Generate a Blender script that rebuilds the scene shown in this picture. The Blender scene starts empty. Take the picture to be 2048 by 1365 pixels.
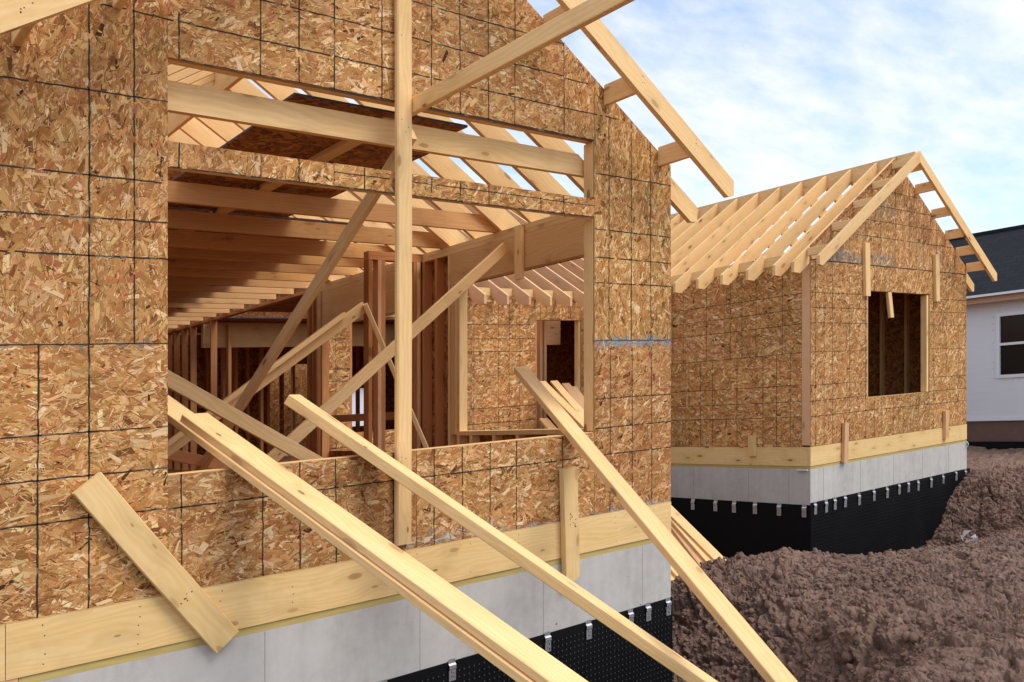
import bpy, math, random
import numpy as np
from mathutils import Vector

# ------------------------------------------------------------------ scene, camera, sky, sun
S = bpy.context.scene
COL = S.collection
CAM = (-5.331, -4.491, 0.0)          # eye point; x runs along the front walls, y away from the street, z = 0 at eye height
SLX, SLY = 0.04756, -0.03947         # the whole lot rises gently towards the right

cd = bpy.data.cameras.new("camera")
cam = bpy.data.objects.new("camera", cd); COL.objects.link(cam)
cam.location = CAM
cam.rotation_euler = (math.radians(90), 0, -math.atan2(0.6386, 0.7696))
cd.sensor_width = 36.0; cd.lens = 31.01; cd.shift_y = 0.0574
cd.clip_start = 0.05; cd.clip_end = 3000
S.camera = cam

SUN_DIR = Vector((0.30, -0.62, 0.95)).normalized()
sun_el = math.asin(SUN_DIR.z); sun_rot = math.atan2(SUN_DIR.x, SUN_DIR.y)
W = bpy.data.worlds.new("World"); S.world = W; W.use_nodes = True
def sky():
    nt = W.node_tree; N = nt.nodes; L = nt.links; N.clear()
    out = N.new("ShaderNodeOutputWorld"); bg = N.new("ShaderNodeBackground")
    st = N.new("ShaderNodeTexSky"); st.sky_type = 'NISHITA'; st.sun_disc = False
    st.sun_elevation = sun_el; st.sun_rotation = sun_rot; st.air_density = 1.0; st.dust_density = 0.6; st.ozone_density = 1.5
    tc = N.new("ShaderNodeTexCoord"); sep = N.new("ShaderNodeSeparateXYZ"); L.new(tc.outputs["Generated"], sep.inputs[0])
    def m(op, a, b=None):
        n = N.new("ShaderNodeMath"); n.operation = op
        for i, q in enumerate((a, b)):
            if q is None: continue
            if isinstance(q, (int, float)): n.inputs[i].default_value = q
            else: L.new(q, n.inputs[i])
        return n.outputs[0]
    zz = m('ADD', m('MAXIMUM', sep.outputs[2], 0.0), 0.16)
    px = m('DIVIDE', sep.outputs[0], zz); py = m('DIVIDE', sep.outputs[1], zz)
    cmb = N.new("ShaderNodeCombineXYZ"); L.new(px, cmb.inputs[0]); L.new(py, cmb.inputs[1])
    mp = N.new("ShaderNodeMapping"); L.new(cmb.outputs[0], mp.inputs[0]); mp.inputs["Rotation"].default_value = (0, 0, 0.7); mp.inputs["Scale"].default_value = (0.55, 1.0, 1)
    mp.inputs["Location"].default_value = (1.3, 0.4, 0)
    n1 = N.new("ShaderNodeTexNoise"); n1.inputs["Scale"].default_value = 1.1; n1.inputs["Detail"].default_value = 9; n1.inputs["Roughness"].default_value = 0.56; n1.inputs["Distortion"].default_value = 0.35
    L.new(mp.outputs[0], n1.inputs["Vector"])
    n2 = N.new("ShaderNodeTexNoise"); n2.inputs["Scale"].default_value = 9.0; n2.inputs["Detail"].default_value = 8; n2.inputs["Roughness"].default_value = 0.6
    L.new(mp.outputs[0], n2.inputs["Vector"])
    mixv = m('ADD', m('MULTIPLY', n1.outputs[0], 0.62), m('MULTIPLY', n2.outputs[0], 0.38))
    rp = N.new("ShaderNodeValToRGB"); L.new(mixv, rp.inputs[0])
    rp.color_ramp.elements[0].position = 0.42; rp.color_ramp.elements[0].color = (0.26, 0.26, 0.26, 1)
    rp.color_ramp.elements[1].position = 0.61; rp.color_ramp.elements[1].color = (1, 1, 1, 1)
    tint = N.new("ShaderNodeVectorMath"); tint.operation = 'SCALE'; L.new(st.outputs[0], tint.inputs[0]); tint.inputs["Scale"].default_value = 1.9
    mx = N.new("ShaderNodeMix"); mx.data_type = 'RGBA'; L.new(rp.outputs[0], mx.inputs[0]); L.new(tint.outputs[0], mx.inputs[6])
    mx.inputs[7].default_value = (7.9, 8.15, 8.7, 1)
    L.new(mx.outputs[2], bg.inputs["Color"]); bg.inputs["Strength"].default_value = 0.122
    L.new(bg.outputs[0], out.inputs[0])
sky()
sd = bpy.data.lights.new("sun", 'SUN'); sd.energy = 2.0; sd.angle = math.radians(28); sd.color = (1.0, 0.955, 0.88)
so = bpy.data.objects.new("sun", sd); COL.objects.link(so)
so.rotation_euler = (-SUN_DIR).to_track_quat('-Z', 'Y').to_euler(); so.location = (0, -10, 20)
S.view_settings.view_transform = 'Standard'; S.view_settings.look = 'None'
S.view_settings.exposure = 0.12; S.view_settings.gamma = 1.0
S.cycles.max_bounces = 8; S.cycles.diffuse_bounces = 5

# ------------------------------------------------------------------ helpers
rng = np.random.default_rng(7)
random.seed(5)
def lift(x, y): return SLX*(x-CAM[0]) + SLY*(y-CAM[1])
def wp(p): return Vector((p[0], p[1], p[2] + lift(p[0], p[1])))
def tag(o, label=None, cat=None, group=None, kind=None):
    if label: o["label"] = label
    if cat: o["category"] = cat
    if group: o["group"] = group
    if kind: o["kind"] = kind
    return o
WORLD = {}
def empty(name, p, label, cat, group=None):
    o = bpy.data.objects.new(name, None); COL.objects.link(o); o.location = wp(p); o.empty_display_size = 0.3
    WORLD[o] = o.location.copy()
    return tag(o, label, cat, group)

class MB:
    """collects polygons in lot coordinates with UVs (metres), a colour and a material slot per face"""
    def __init__(s): s.v = []; s.f = []; s.uv = []; s.c = []; s.m = []
    def poly(s, pts, uvs=None, col=(.5, .5, .5), mi=0):
        b = len(s.v); s.v += [tuple(p) for p in pts]; s.f.append(tuple(range(b, b+len(pts))))
        s.uv.append(uvs if uvs else [(p[0]+p[1], p[2]) for p in pts]); s.c.append(col); s.m.append(mi)
    def prism(s, pts, ext, L, col=(.5, .5, .5), mi=0):
        """closed polygon pts extruded by vector ext; L = grain direction"""
        P = [Vector(p) for p in pts]; E = Vector(ext); L = Vector(L).normalized()
        nrm = Vector((0, 0, 0))
        for i in range(len(P)): nrm += (P[i]-P[0]).cross(P[(i+1) % len(P)]-P[0])
        if nrm.dot(E) > 0: P.reverse()
        n = E.normalized(); T = n.cross(L)
        o = P[0]
        fuv = lambda p, t: ((p-o).dot(L), (p-o).dot(t))
        s.poly(P, [fuv(p, T) for p in P], col, mi)
        Q = [p+E for p in P]
        s.poly(Q[::-1], [(fuv(p, T)[0]+.37, fuv(p, T)[1]+.21) for p in Q[::-1]], col, mi)
        for i in range(len(P)):
            a, b = P[i], P[(i+1) % len(P)]
            q = [b, a, a+E, b+E]
            d = b-a
            tt = n
            if abs(d.normalized().dot(L)) < .5:   # end grain
                s.poly(q, [(0.02*(p-o).dot(T), (p-o).dot(n)+.05*(p-o).dot(T)) for p in q], col, mi)
            else: s.poly(q, [((p-o).dot(L)+.11, (p-o).dot(tt)+.6) for p in q], col, mi)
    def box(s, a, b, L=None, col=(.5, .5, .5), mi=0):
        x0, y0, z0 = a; x1, y1, z1 = b
        d = (x1-x0, y1-y0, z1-z0)
        if L is None: L = [(1, 0, 0), (0, 1, 0), (0, 0, 1)][max(range(3), key=lambda i: d[i])]
        if L[2]: s.prism([(x0, y0, z0), (x1, y0, z0), (x1, y0, z1), (x0, y0, z1)], (0, y1-y0, 0), L, col, mi)
        elif L[0]: s.prism([(x0, y0, z0), (x1, y0, z0), (x1, y0, z1), (x0, y0, z1)], (0, y1-y0, 0), L, col, mi)
        else: s.prism([(x0, y0, z0), (x0, y1, z0), (x0, y1, z1), (x0, y0, z1)], (x1-x0, 0, 0), L, col, mi)
    def lumber(s, p0, p1, w, h, up=(0, 0, 1), roll=0.0, n0=None, n1=None, ch=0.004, mi=0, warp=0.0):
        """a sawn board from p0 to p1: w across, h along 'up', eased edges, optional end-cut plane normals"""
        p0 = Vector(p0); p1 = Vector(p1); D = (p1-p0); ln = D.length; D.normalize()
        sd_ = D.cross(Vector(up)).normalized(); u_ = sd_.cross(D).normalized()
        if roll:
            c, k = math.cos(roll), math.sin(roll); sd_, u_ = sd_*c+u_*k, u_*c-sd_*k
        a, b = w/2, h/2
        cs = [(-a+ch, -b), (a-ch, -b), (a, -b+ch), (a, b-ch), (a-ch, b), (-a+ch, b), (-a, b-ch), (-a, -b+ch)]
        per = [0]
        for i in range(8):
            x, y = cs[i], cs[(i+1) % 8]; per.append(per[-1]+math.hypot(x[0]-y[0], x[1]-y[1]))
        ns = 7 if warp else 1
        rings = []
        for k in range(ns+1):
            t = k/ns; r = []
            c0 = p0+D*(ln*t) + u_*(warp*math.sin(math.pi*t)) + sd_*(warp*.6*math.sin(math.pi*1.3*t))
            for (x, y) in cs:
                q = sd_*x+u_*y; p = c0+q
                if k == 0 and n0 is not None: p = p - D*(Vector(n0).dot(q)/Vector(n0).dot(D))
                if k == ns and n1 is not None: p = p - D*(Vector(n1).dot(q)/Vector(n1).dot(D))
                r.append(p)
            rings.append(r)
        for k in range(ns):
            A, B = rings[k], rings[k+1]
            for i in range(8):
                j = (i+1) % 8
                s.poly([A[i], A[j], B[j], B[i]][::-1], [(ln*k/ns, per[i]), (ln*k/ns, per[i+1]), (ln*(k+1)/ns, per[i+1]), (ln*(k+1)/ns, per[i])][::-1], mi=mi)
        s.poly(rings[0], [(.01*x, y+.02*x) for x, y in cs], mi=mi)
        s.poly(rings[-1][::-1], [(.01*x+2, y+.02*x) for x, y in cs[::-1]], mi=mi)
    def build(s, name, mats, parent=None, smooth=False, base=None):
        V = np.array(s.v, dtype=np.float64)
        V[:, 2] += SLX*(V[:, 0]-CAM[0]) + SLY*(V[:, 1]-CAM[1])
        if base is None: o0 = np.array([(V[:, 0].min()+V[:, 0].max())/2, (V[:, 1].min()+V[:, 1].max())/2, V[:, 2].min()])
        else: o0 = np.array(wp(base))
        me = bpy.data.meshes.new(name)
        me.from_pydata((V-o0).tolist(), [], s.f)
        uvl = me.uv_layers.new(name="UVMap")
        flat = np.array([c for f in s.uv for uv in f for c in uv], dtype=np.float32)
        uvl.data.foreach_set("uv", flat)
        if not isinstance(mats, (list, tuple)): mats = [mats]
        for m_ in mats: me.materials.append(m_)
        me.polygons.foreach_set("material_index", np.array(s.m, dtype=np.int32))
        if smooth: me.polygons.foreach_set("use_smooth", np.ones(len(s.f), dtype=bool))
        at = me.attributes.new("Col", 'FLOAT_COLOR', 'FACE')
        cc = np.ones((len(s.f), 4), dtype=np.float32); cc[:, :3] = np.array(s.c, dtype=np.float32)
        at.data.foreach_set("color", cc.ravel())
        me.update()
        o = bpy.data.objects.new(name, me); COL.objects.link(o)
        place(o, Vector(o0), parent)
        return o
def place(o, w, parent=None):
    WORLD[o] = Vector(w)
    if parent is not None:
        o.parent = parent; o.location = Vector(w)-WORLD[parent]
    else: o.location = w
def dup(o, d, parent=None):
    c = o.copy(); COL.objects.link(c)
    par = parent or o.parent
    place(c, WORLD[o] + Vector((d[0], d[1], d[2]+SLX*d[0]+SLY*d[1])), par)
    return c
def board(name, mat, p0, p1, w, h, parent=None, **k):
    b = MB(); b.lumber(p0, p1, w, h, **k); return b.build(name, mat, parent)

# ------------------------------------------------------------------ materials
def newmat(name):
    m = bpy.data.materials.new(name); m.use_nodes = True
    nt = m.node_tree; b = nt.nodes["Principled BSDF"]
    return m, nt.nodes, nt.links, b
def mth(N, L, op, a, b=None, clamp=False):
    n = N.new("ShaderNodeMath"); n.operation = op; n.use_clamp = clamp
    for i, q in enumerate((a, b)):
        if q is None: continue
        if isinstance(q, (int, float)): n.inputs[i].default_value = q
        else: L.new(q, n.inputs[i])
    return n.outputs[0]
def mixc(N, L, fac, a, b, mode='MIX'):
    n = N.new("ShaderNodeMix"); n.data_type = 'RGBA'; n.blend_type = mode
    for sck, q in ((0, fac), (6, a), (7, b)):
        if isinstance(q, (int, float)): n.inputs[sck].default_value = q
        elif isinstance(q, tuple): n.inputs[sck].default_value = (*q, 1)
        else: L.new(q, n.inputs[sck])
    return n.outputs[2]
def bump(N, L, b, h, st, dist=0.002):
    n = N.new("ShaderNodeBump"); n.inputs["Strength"].default_value = st; n.inputs["Distance"].default_value = dist
    L.new(h, n.inputs["Height"]); L.new(n.outputs[0], b.inputs["Normal"])
def noise(N, L, vec, scale, detail=4, rough=.55, dist=0):
    n = N.new("ShaderNodeTexNoise"); n.inputs["Scale"].default_value = scale; n.inputs["Detail"].default_value = detail
    n.inputs["Roughness"].default_value = rough; n.inputs["Distortion"].default_value = dist
    L.new(vec, n.inputs["Vector"]); return n.outputs[0]
def ramp(N, L, f, stops):
    n = N.new("ShaderNodeValToRGB"); L.new(f, n.inputs[0]); e = n.color_ramp.elements
    while len(e) < len(stops): e.new(0.5)
    for k, (p, c) in enumerate(stops):
        e[k].position = p; e[k].color = (*c, 1) if isinstance(c, tuple) else (c, c, c, 1)
    return n.outputs[0]

def wood(name, light, dark, knot=(.43, .175, .05), knots=.55, var=.18, pink=0.25):
    m, N, L, b = newmat(name)
    uv = N.new("ShaderNodeUVMap"); uv.uv_map = "UVMap"
    oi = N.new("ShaderNodeObjectInfo"); rnd = oi.outputs["Random"]
    off = N.new("ShaderNodeCombineXYZ"); L.new(mth(N, L, 'MULTIPLY', rnd, 97.0), off.inputs[0]); L.new(mth(N, L, 'MULTIPLY', rnd, 31.0), off.inputs[1])
    ad = N.new("ShaderNodeVectorMath"); L.new(uv.outputs[0], ad.inputs[0]); L.new(off.outputs[0], ad.inputs[1]); P = ad.outputs[0]
    def scl(x, y):
        q = N.new("ShaderNodeMapping"); L.new(P, q.inputs[0]); q.inputs["Scale"].default_value = (x, y, 1); return q.outputs[0]
    # knots first: they bend the grain
    vo = N.new("ShaderNodeTexVoronoi"); vo.voronoi_dimensions = "2D"; vo.inputs["Scale"].default_value = 1.0; vo.inputs["Randomness"].default_value = 1.0
    L.new(scl(2.3, 6.0), vo.inputs["Vector"])
    sepc = N.new("ShaderNodeSeparateColor"); L.new(vo.outputs["Color"], sepc.inputs[0])
    on = mth(N, L, 'GREATER_THAN', sepc.outputs[0], 1-knots)
    kd = vo.outputs["Distance"]
    rad = mth(N, L, 'ADD', mth(N, L, 'MULTIPLY', sepc.outputs[1], .12), .03)
    kn = mth(N, L, 'MULTIPLY', mth(N, L, 'SUBTRACT', 1.0, mth(N, L, 'DIVIDE', kd, rad), True), on)
    halo = mth(N, L, 'MULTIPLY', mth(N, L, 'SUBTRACT', 1.0, mth(N, L, 'MULTIPLY', kd, 2.6), True), on)
    # growth rings: warped bands across the board
    sp = N.new("ShaderNodeSeparateXYZ"); L.new(P, sp.inputs[0])
    wob = noise(N, L, scl(1.1, 5.0), 1.0, 3, .5)
    ph = mth(N, L, 'ADD', mth(N, L, 'MULTIPLY', sp.outputs[1], 210.0), mth(N, L, 'ADD', mth(N, L, 'MULTIPLY', wob, 44.0), mth(N, L, 'MULTIPLY', halo, 9.0)))
    ring = mth(N, L, 'MULTIPLY', mth(N, L, 'ADD', mth(N, L, 'SINE', ph), 1.0), .5)
    fib = noise(N, L, scl(7, 260), 1.0, 3, .65)
    big = noise(N, L, scl(.7, 6), 1.0, 2, .5)
    f = mth(N, L, 'ADD', mth(N, L, 'MULTIPLY', ring, .15), mth(N, L, 'ADD', mth(N, L, 'MULTIPLY', fib, .42), mth(N, L, 'MULTIPLY', big, .48)))
    c = mixc(N, L, ramp(N, L, f, [(.36, 0.0), (.70, 1.0)]), light, dark)
    c = mixc(N, L, mth(N, L, 'MULTIPLY', halo, .35), c, tuple(x*.62 for x in dark))
    kc = mixc(N, L, mth(N, L, 'GREATER_THAN', sepc.outputs[2], .78), knot, tuple(x*.35 for x in knot))
    kc = mixc(N, L, ramp(N, L, kn, [(.35, 0.0), (.8, .55)]), kc, tuple(x*.5 for x in knot))
    c = mixc(N, L, mth(N, L, 'MULTIPLY', ramp(N, L, kn, [(.0, 0.0), (.22, 1.0)]), mth(N, L, 'ADD', mth(N, L, 'MULTIPLY', sepc.outputs[2], .5), .3)), c, kc)
    # per-board tone
    r2 = mth(N, L, 'FRACT', mth(N, L, 'MULTIPLY', rnd, 71.7))
    c = mixc(N, L, mth(N, L, 'MULTIPLY', r2, pink), c, (.80, .47, .28))
    hsv = N.new("ShaderNodeHueSaturation"); L.new(c, hsv.inputs["Color"])
    L.new(mth(N, L, 'ADD', mth(N, L, 'MULTIPLY', mth(N, L, 'FRACT', mth(N, L, 'MULTIPLY', rnd, 17.3)), var), 1-var*.6), hsv.inputs["Value"])
    smudge = noise(N, L, P, 3.2, 4, .6)
    c2 = mixc(N, L, ramp(N, L, smudge, [(.55, 0.0), (.78, .28)]), hsv.outputs[0], tuple(x*.55 for x in dark))
    L.new(c2, b.inputs["Base Color"]); b.inputs["Roughness"].default_value = .7; b.inputs["Specular IOR Level"].default_value = .12
    bump(N, L, b, f, .25, .0015)
    return m
WOOD = wood("fresh_pine", (.95, .65, .315), (.83, .51, .20), knots=.5, pink=.15)
WOODW = wood("weathered_spruce", (.93, .635, .315), (.80, .495, .195), knots=.45, pink=.12)
WOODP = wood("pink_fir", (.84, .52, .275), (.70, .385, .17), knots=.4, pink=.5)
WOODS = wood("red_stud", (.66, .295, .105), (.49, .185, .058), knots=.4, pink=.2)
WOODJ = wood("shaded_joist", (.82, .48, .20), (.66, .34, .115), knots=.4, pink=.3)  # reddish joist wood, darkened to carry the interior shade
WOODK = wood("knotty_rim", (.92, .645, .305), (.81, .52, .195), knots=.8, var=.08, pink=.1)
TREAT = wood("treated_plate", (.60, .45, .16), (.48, .345, .115), knots=.2, pink=0)
LVL = wood("laminated_beam", (.82, .515, .225), (.66, .37, .135), knots=.25, pink=.15)

def osb_col():
    m, N, L, b = newmat("strand_board")
    at = N.new("ShaderNodeAttribute"); at.attribute_name = "Col"
    uv = N.new("ShaderNodeUVMap"); uv.uv_map = "UVMap"
    q = N.new("ShaderNodeMapping"); L.new(uv.outputs[0], q.inputs[0]); q.inputs["Scale"].default_value = (14, 160, 1)
    g = noise(N, L, q.outputs[0], 1.0, 3, .6)
    tc = N.new("ShaderNodeTexCoord")
    big = noise(N, L, tc.outputs["Object"], 1.3, 3, .5)
    k = mth(N, L, 'ADD', mth(N, L, 'MULTIPLY', g, .75), mth(N, L, 'ADD', .50, mth(N, L, 'MULTIPLY', big, .24)))
    sc = N.new("ShaderNodeVectorMath"); sc.operation = 'SCALE'; L.new(at.outputs["Color"], sc.inputs[0]); L.new(k, sc.inputs["Scale"])
    L.new(sc.outputs[0], b.inputs["Base Color"]); b.inputs["Roughness"].default_value = .7; b.inputs["Specular IOR Level"].default_value = .08
    bump(N, L, b, g, .3, .001)
    return m
OSB = osb_col()
def osb_plain():  # strand board with the shade of undersides and interiors in its colour
    m, N, L, b = newmat("shaded_strand_board")
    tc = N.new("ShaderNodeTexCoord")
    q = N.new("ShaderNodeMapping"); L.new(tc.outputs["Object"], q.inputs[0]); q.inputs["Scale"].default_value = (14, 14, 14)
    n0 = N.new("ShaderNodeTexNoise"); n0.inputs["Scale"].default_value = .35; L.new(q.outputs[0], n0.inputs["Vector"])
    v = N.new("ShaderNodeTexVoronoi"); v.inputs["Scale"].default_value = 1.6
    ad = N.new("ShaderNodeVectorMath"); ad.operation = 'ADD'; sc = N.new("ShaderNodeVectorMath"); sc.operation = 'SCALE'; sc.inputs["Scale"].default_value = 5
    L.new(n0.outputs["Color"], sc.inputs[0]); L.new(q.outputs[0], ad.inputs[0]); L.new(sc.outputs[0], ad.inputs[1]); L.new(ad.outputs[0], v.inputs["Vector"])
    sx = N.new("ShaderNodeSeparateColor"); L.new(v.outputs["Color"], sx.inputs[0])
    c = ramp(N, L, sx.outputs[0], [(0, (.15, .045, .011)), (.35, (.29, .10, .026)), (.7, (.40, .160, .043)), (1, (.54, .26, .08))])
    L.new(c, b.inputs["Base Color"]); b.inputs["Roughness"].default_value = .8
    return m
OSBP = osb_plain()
def concrete():
    m, N, L, b = newmat("poured_concrete")
    tc = N.new("ShaderNodeTexCoord"); P = tc.outputs["Object"]
    a = noise(N, L, P, 1.6, 6, .6); c1 = noise(N, L, P, 14, 6, .65); f = noise(N, L, P, 120, 3, .6)
    mp = N.new("ShaderNodeMapping"); L.new(P, mp.inputs[0]); mp.inputs["Scale"].default_value = (5, 5, .5); st = noise(N, L, mp.outputs[0], 2.0, 4, .6)
    v = mth(N, L, 'ADD', mth(N, L, 'MULTIPLY', a, .4), mth(N, L, 'ADD', mth(N, L, 'MULTIPLY', c1, .25), mth(N, L, 'ADD', mth(N, L, 'MULTIPLY', f, .12), mth(N, L, 'MULTIPLY', st, .25))))
    col = ramp(N, L, v, [(.34, (.405, .37, .33)), (.52, (.545, .51, .465)), (.70, (.635, .60, .555))])
    vo = N.new("ShaderNodeTexVoronoi"); vo.inputs["Scale"].default_value = 7; L.new(P, vo.inputs["Vector"])
    sx = N.new("ShaderNodeSeparateColor"); L.new(vo.outputs["Color"], sx.inputs[0])
    pit = mth(N, L, 'MULTIPLY', mth(N, L, 'LESS_THAN', vo.outputs["Distance"], mth(N, L, 'MULTIPLY', sx.outputs[1], .075)), mth(N, L, 'GREATER_THAN', sx.outputs[0], .62))
    mud = noise(N, L, P, 2.3, 6, .7)
    col = mixc(N, L, ramp(N, L, mud, [(.62, 0.0), (.74, .35)]), col, (.38, .34, .30))
    col = mixc(N, L, mth(N, L, 'MULTIPLY', pit, .8), col, (.13, .12, .11))
    L.new(col, b.inputs["Base Color"]); b.inputs["Roughness"].default_value = .85; b.inputs["Specular IOR Level"].default_value = .25
    bump(N, L, b, mth(N, L, 'SUBTRACT', v, pit), .35, .004)
    return m
CONC = concrete()
def flat(name, c, rough=.6, metal=0, spec=.5, nz=0.0, nscale=8):
    m, N, L, b = newmat(name)
    if nz:
        tc = N.new("ShaderNodeTexCoord"); n = noise(N, L, tc.outputs["Object"], nscale, 5, .6)
        col = mixc(N, L, n, tuple(x*(1-nz) for x in c), tuple(min(1, x*(1+nz)) for x in c)); L.new(col, b.inputs["Base Color"])
        bump(N, L, b, n, .2, .003)
    else: b.inputs["Base Color"].default_value = (*c, 1)
    b.inputs["Roughness"].default_value = rough; b.inputs["Metallic"].default_value = metal; b.inputs["Specular IOR Level"].default_value = spec
    return m
PLASTIC = flat("black_dimple_plastic", (.005, .005, .006), .6, 0, .16, .3, 5)
DIMP = flat("dimple_glint", (.085, .085, .09), .3, 0, .7)  # glints on the black dimples, painted as grey crowns
GALV = flat("galvanised_steel", (.62, .62, .64), .42, .85, .5, .2, 40)
NAIL = flat("dark_nail_hole", (.05, .035, .03), .6)
JOINT = flat("form_joint", (.27, .255, .24), .9)
INK = flat("layout_ink", (.035, .032, .03), .8)
def wrapm():
    m, N, L, b = newmat("house_wrap")
    tc = N.new("ShaderNodeTexCoord"); q = N.new("ShaderNodeMapping"); L.new(tc.outputs["Object"], q.inputs[0]); q.inputs["Scale"].default_value = (1, .45, 3.2)
    n = noise(N, L, q.outputs[0], 2.2, 5, .6, .8); n2 = noise(N, L, tc.outputs["Object"], .8, 3, .5)
    L.new(mixc(N, L, n2, (.69, .69, .72), (.80, .80, .82)), b.inputs["Base Color"]); b.inputs["Roughness"].default_value = .5
    bump(N, L, b, n, .3, .02); return m
WRAP = wrapm()
VINYL = flat("white_vinyl", (.80, .80, .82), .4)
GLASSD = flat("dark_window", (.012, .010, .009), .25, 0, .35)
BROWNF = flat("brown_foundation", (.16, .10, .075), .9, 0, .2, .2, 6)
FASCIA = flat("raw_fascia", (.52, .31, .19), .7, 0, .3, .15, 9)
SCRAPM = flat("white_scrap", (.75, .76, .78), .5, 0, .4, .1, 20)
LADM = flat("blue_black_ladder", (.02, .035, .07), .45, 0, .5, .3, 6)
SIDING = flat("white_siding", (.70, .71, .73), .5, 0, .4, .05, 3)
def shingles():
    m, N, L, b = newmat("black_shingles")
    uv = N.new("ShaderNodeUVMap"); uv.uv_map = "UVMap"
    br = N.new("ShaderNodeTexBrick"); br.inputs["Scale"].default_value = 1.0; br.inputs["Brick Width"].default_value = .34; br.inputs["Row Height"].default_value = .20
    br.inputs["Mortar Size"].default_value = .016; br.inputs["Color1"].default_value = (.009, .0095, .012, 1); br.inputs["Color2"].default_value = (.020, .021, .026, 1); br.inputs["Mortar"].default_value = (.003, .003, .004, 1)
    L.new(uv.outputs[0], br.inputs["Vector"])
    n = noise(N, L, uv.outputs[0], 60, 4, .7)
    L.new(mixc(N, L, .5, br.outputs[0], mixc(N, L, n, (.006, .0065, .008), (.028, .029, .035))), b.inputs["Base Color"])
    b.inputs["Roughness"].default_value = .9; b.inputs["Specular IOR Level"].default_value = .2
    bump(N, L, b, br.outputs["Fac"], -.5, .01)
    return m
SHING = shingles()
BEDGE = flat("blue_painted_edge", (.03, .055, .085), .7)
def dirt():
    m, N, L, b = newmat("clay_dirt")
    tc = N.new("ShaderNodeTexCoord"); P = tc.outputs["Object"]
    a = noise(N, L, P, .9, 5, .6); c1 = noise(N, L, P, 9, 8, .68); f = noise(N, L, P, 75, 8, .75)
    v = mth(N, L, 'ADD', mth(N, L, 'MULTIPLY', a, .3), mth(N, L, 'ADD', mth(N, L, 'MULTIPLY', c1, .42), mth(N, L, 'MULTIPLY', f, .3)))
    col = ramp(N, L, v, [(.34, (.108, .061, .043)), (.50, (.262, .156, .114)), (.66, (.40, .262, .197))])
    red = noise(N, L, P, 5.0, 4, .6)
    col = mixc(N, L, ramp(N, L, red, [(.60, 0.0), (.78, .55)]), col, (.22, .095, .065))
    vo = N.new("ShaderNodeTexVoronoi"); vo.inputs["Scale"].default_value = 26; L.new(P, vo.inputs["Vector"]); sx = N.new("ShaderNodeSeparateColor"); L.new(vo.outputs["Color"], sx.inputs[0])
    col = mixc(N, L, ramp(N, L, sx.outputs[0], [(.0, 0.0), (1.0, .38)]), col, (.30, .215, .175))
    col = mixc(N, L, ramp(N, L, sx.outputs[1], [(.55, 0.0), (1.0, .45)]), col, (.085, .052, .042))
    L.new(col, b.inputs["Base Color"]); b.inputs["Roughness"].default_value = .95; b.inputs["Specular IOR Level"].default_value = .15
    bump(N, L, b, mth(N, L, 'ADD', mth(N, L, 'MULTIPLY', c1, .6), mth(N, L, 'MULTIPLY', f, .6)), 1.0, .03)
    return m
DIRT = dirt()

# ------------------------------------------------------------------ ground
def vnoise(x, y, seed):
    xi = np.floor(x).astype(np.int64); yi = np.floor(y).astype(np.int64); fx = x-xi; fy = y-yi
    fx = fx*fx*(3-2*fx); fy = fy*fy*(3-2*fy)
    def h(a, b):
        n = (a*374761393 + b*668265263 + seed*144665) & 0xffffffff
        n = ((n ^ (n >> 13))*1274126177) & 0xffffffff
        return ((n ^ (n >> 16)) & 0xffff)/65535.0
    return (h(xi, yi)*(1-fx)+h(xi+1, yi)*fx)*(1-fy)+(h(xi, yi+1)*(1-fx)+h(xi+1, yi+1)*fx)*fy
def fbm(x, y, seed, o=5, g=.5):
    t = 0; a = 1; s_ = 0
    for k in range(o):
        t = t+a*vnoise(x*2**k, y*2**k, seed+k); s_ += a; a *= g
    return t/s_
def worley(x, y, seed):
    xi = np.floor(x).astype(np.int64); yi = np.floor(y).astype(np.int64)
    d1 = np.full(x.shape, 9.0); d2 = np.full(x.shape, 9.0); idr = np.zeros(x.shape)
    def h(a, b, k):
        n = (a*374761393 + b*668265263 + (seed+k)*2246822519) & 0xffffffff
        n = ((n ^ (n >> 13))*1274126177) & 0xffffffff
        return ((n ^ (n >> 16)) & 0xffff)/65535.0
    for i in (-1, 0, 1):
        for j in (-1, 0, 1):
            a, b = xi+i, yi+j
            d = np.hypot(a+h(a, b, 1)-x, b+h(a, b, 2)-y); r = h(a, b, 3)
            c = d < d1
            d2 = np.where(c, d1, np.minimum(d2, d)); idr = np.where(c, r, idr); d1 = np.where(c, d, d1)
    return d1, d2, idr
def sst(a, b, x):
    t = np.clip((x-a)/(b-a), 0, 1); return t*t*(3-2*t)
def rectd(x, y, x0, x1, y0, y1):
    dx = np.maximum(np.maximum(x0-x, x-x1), 0); dy = np.maximum(np.maximum(y0-y, y-y1), 0)
    return np.hypot(dx, dy)
def hash3(a, b, c, k):
    n = (a*374761393 + b*668265263 + c*1440662683 + k*2246822519) & 0xffffffff
    n = ((n ^ (n >> 13))*1274126177) & 0xffffffff
    return ((n ^ (n >> 16)) & 0xffff)/65535.0
def worley3(x, y, z, seed):
    xi = np.floor(x).astype(np.int64); yi = np.floor(y).astype(np.int64); zi = np.floor(z).astype(np.int64)
    d1 = np.full(x.shape, 9.0); d2 = np.full(x.shape, 9.0); idr = np.zeros(x.shape)
    for i in (-1, 0, 1):
        for j in (-1, 0, 1):
            for l in (-1, 0, 1):
                a, b, c = xi+i, yi+j, zi+l
                d = np.sqrt((a+hash3(a, b, c, seed)-x)**2+(b+hash3(a, b, c, seed+1)-y)**2+(c+hash3(a, b, c, seed+2)-z)**2)
                m = d < d1
                d2 = np.where(m, d1, np.minimum(d2, d)); idr = np.where(m, hash3(a, b, c, seed+3), idr); d1 = np.where(m, d, d1)
    return d1, d2, idr
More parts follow.
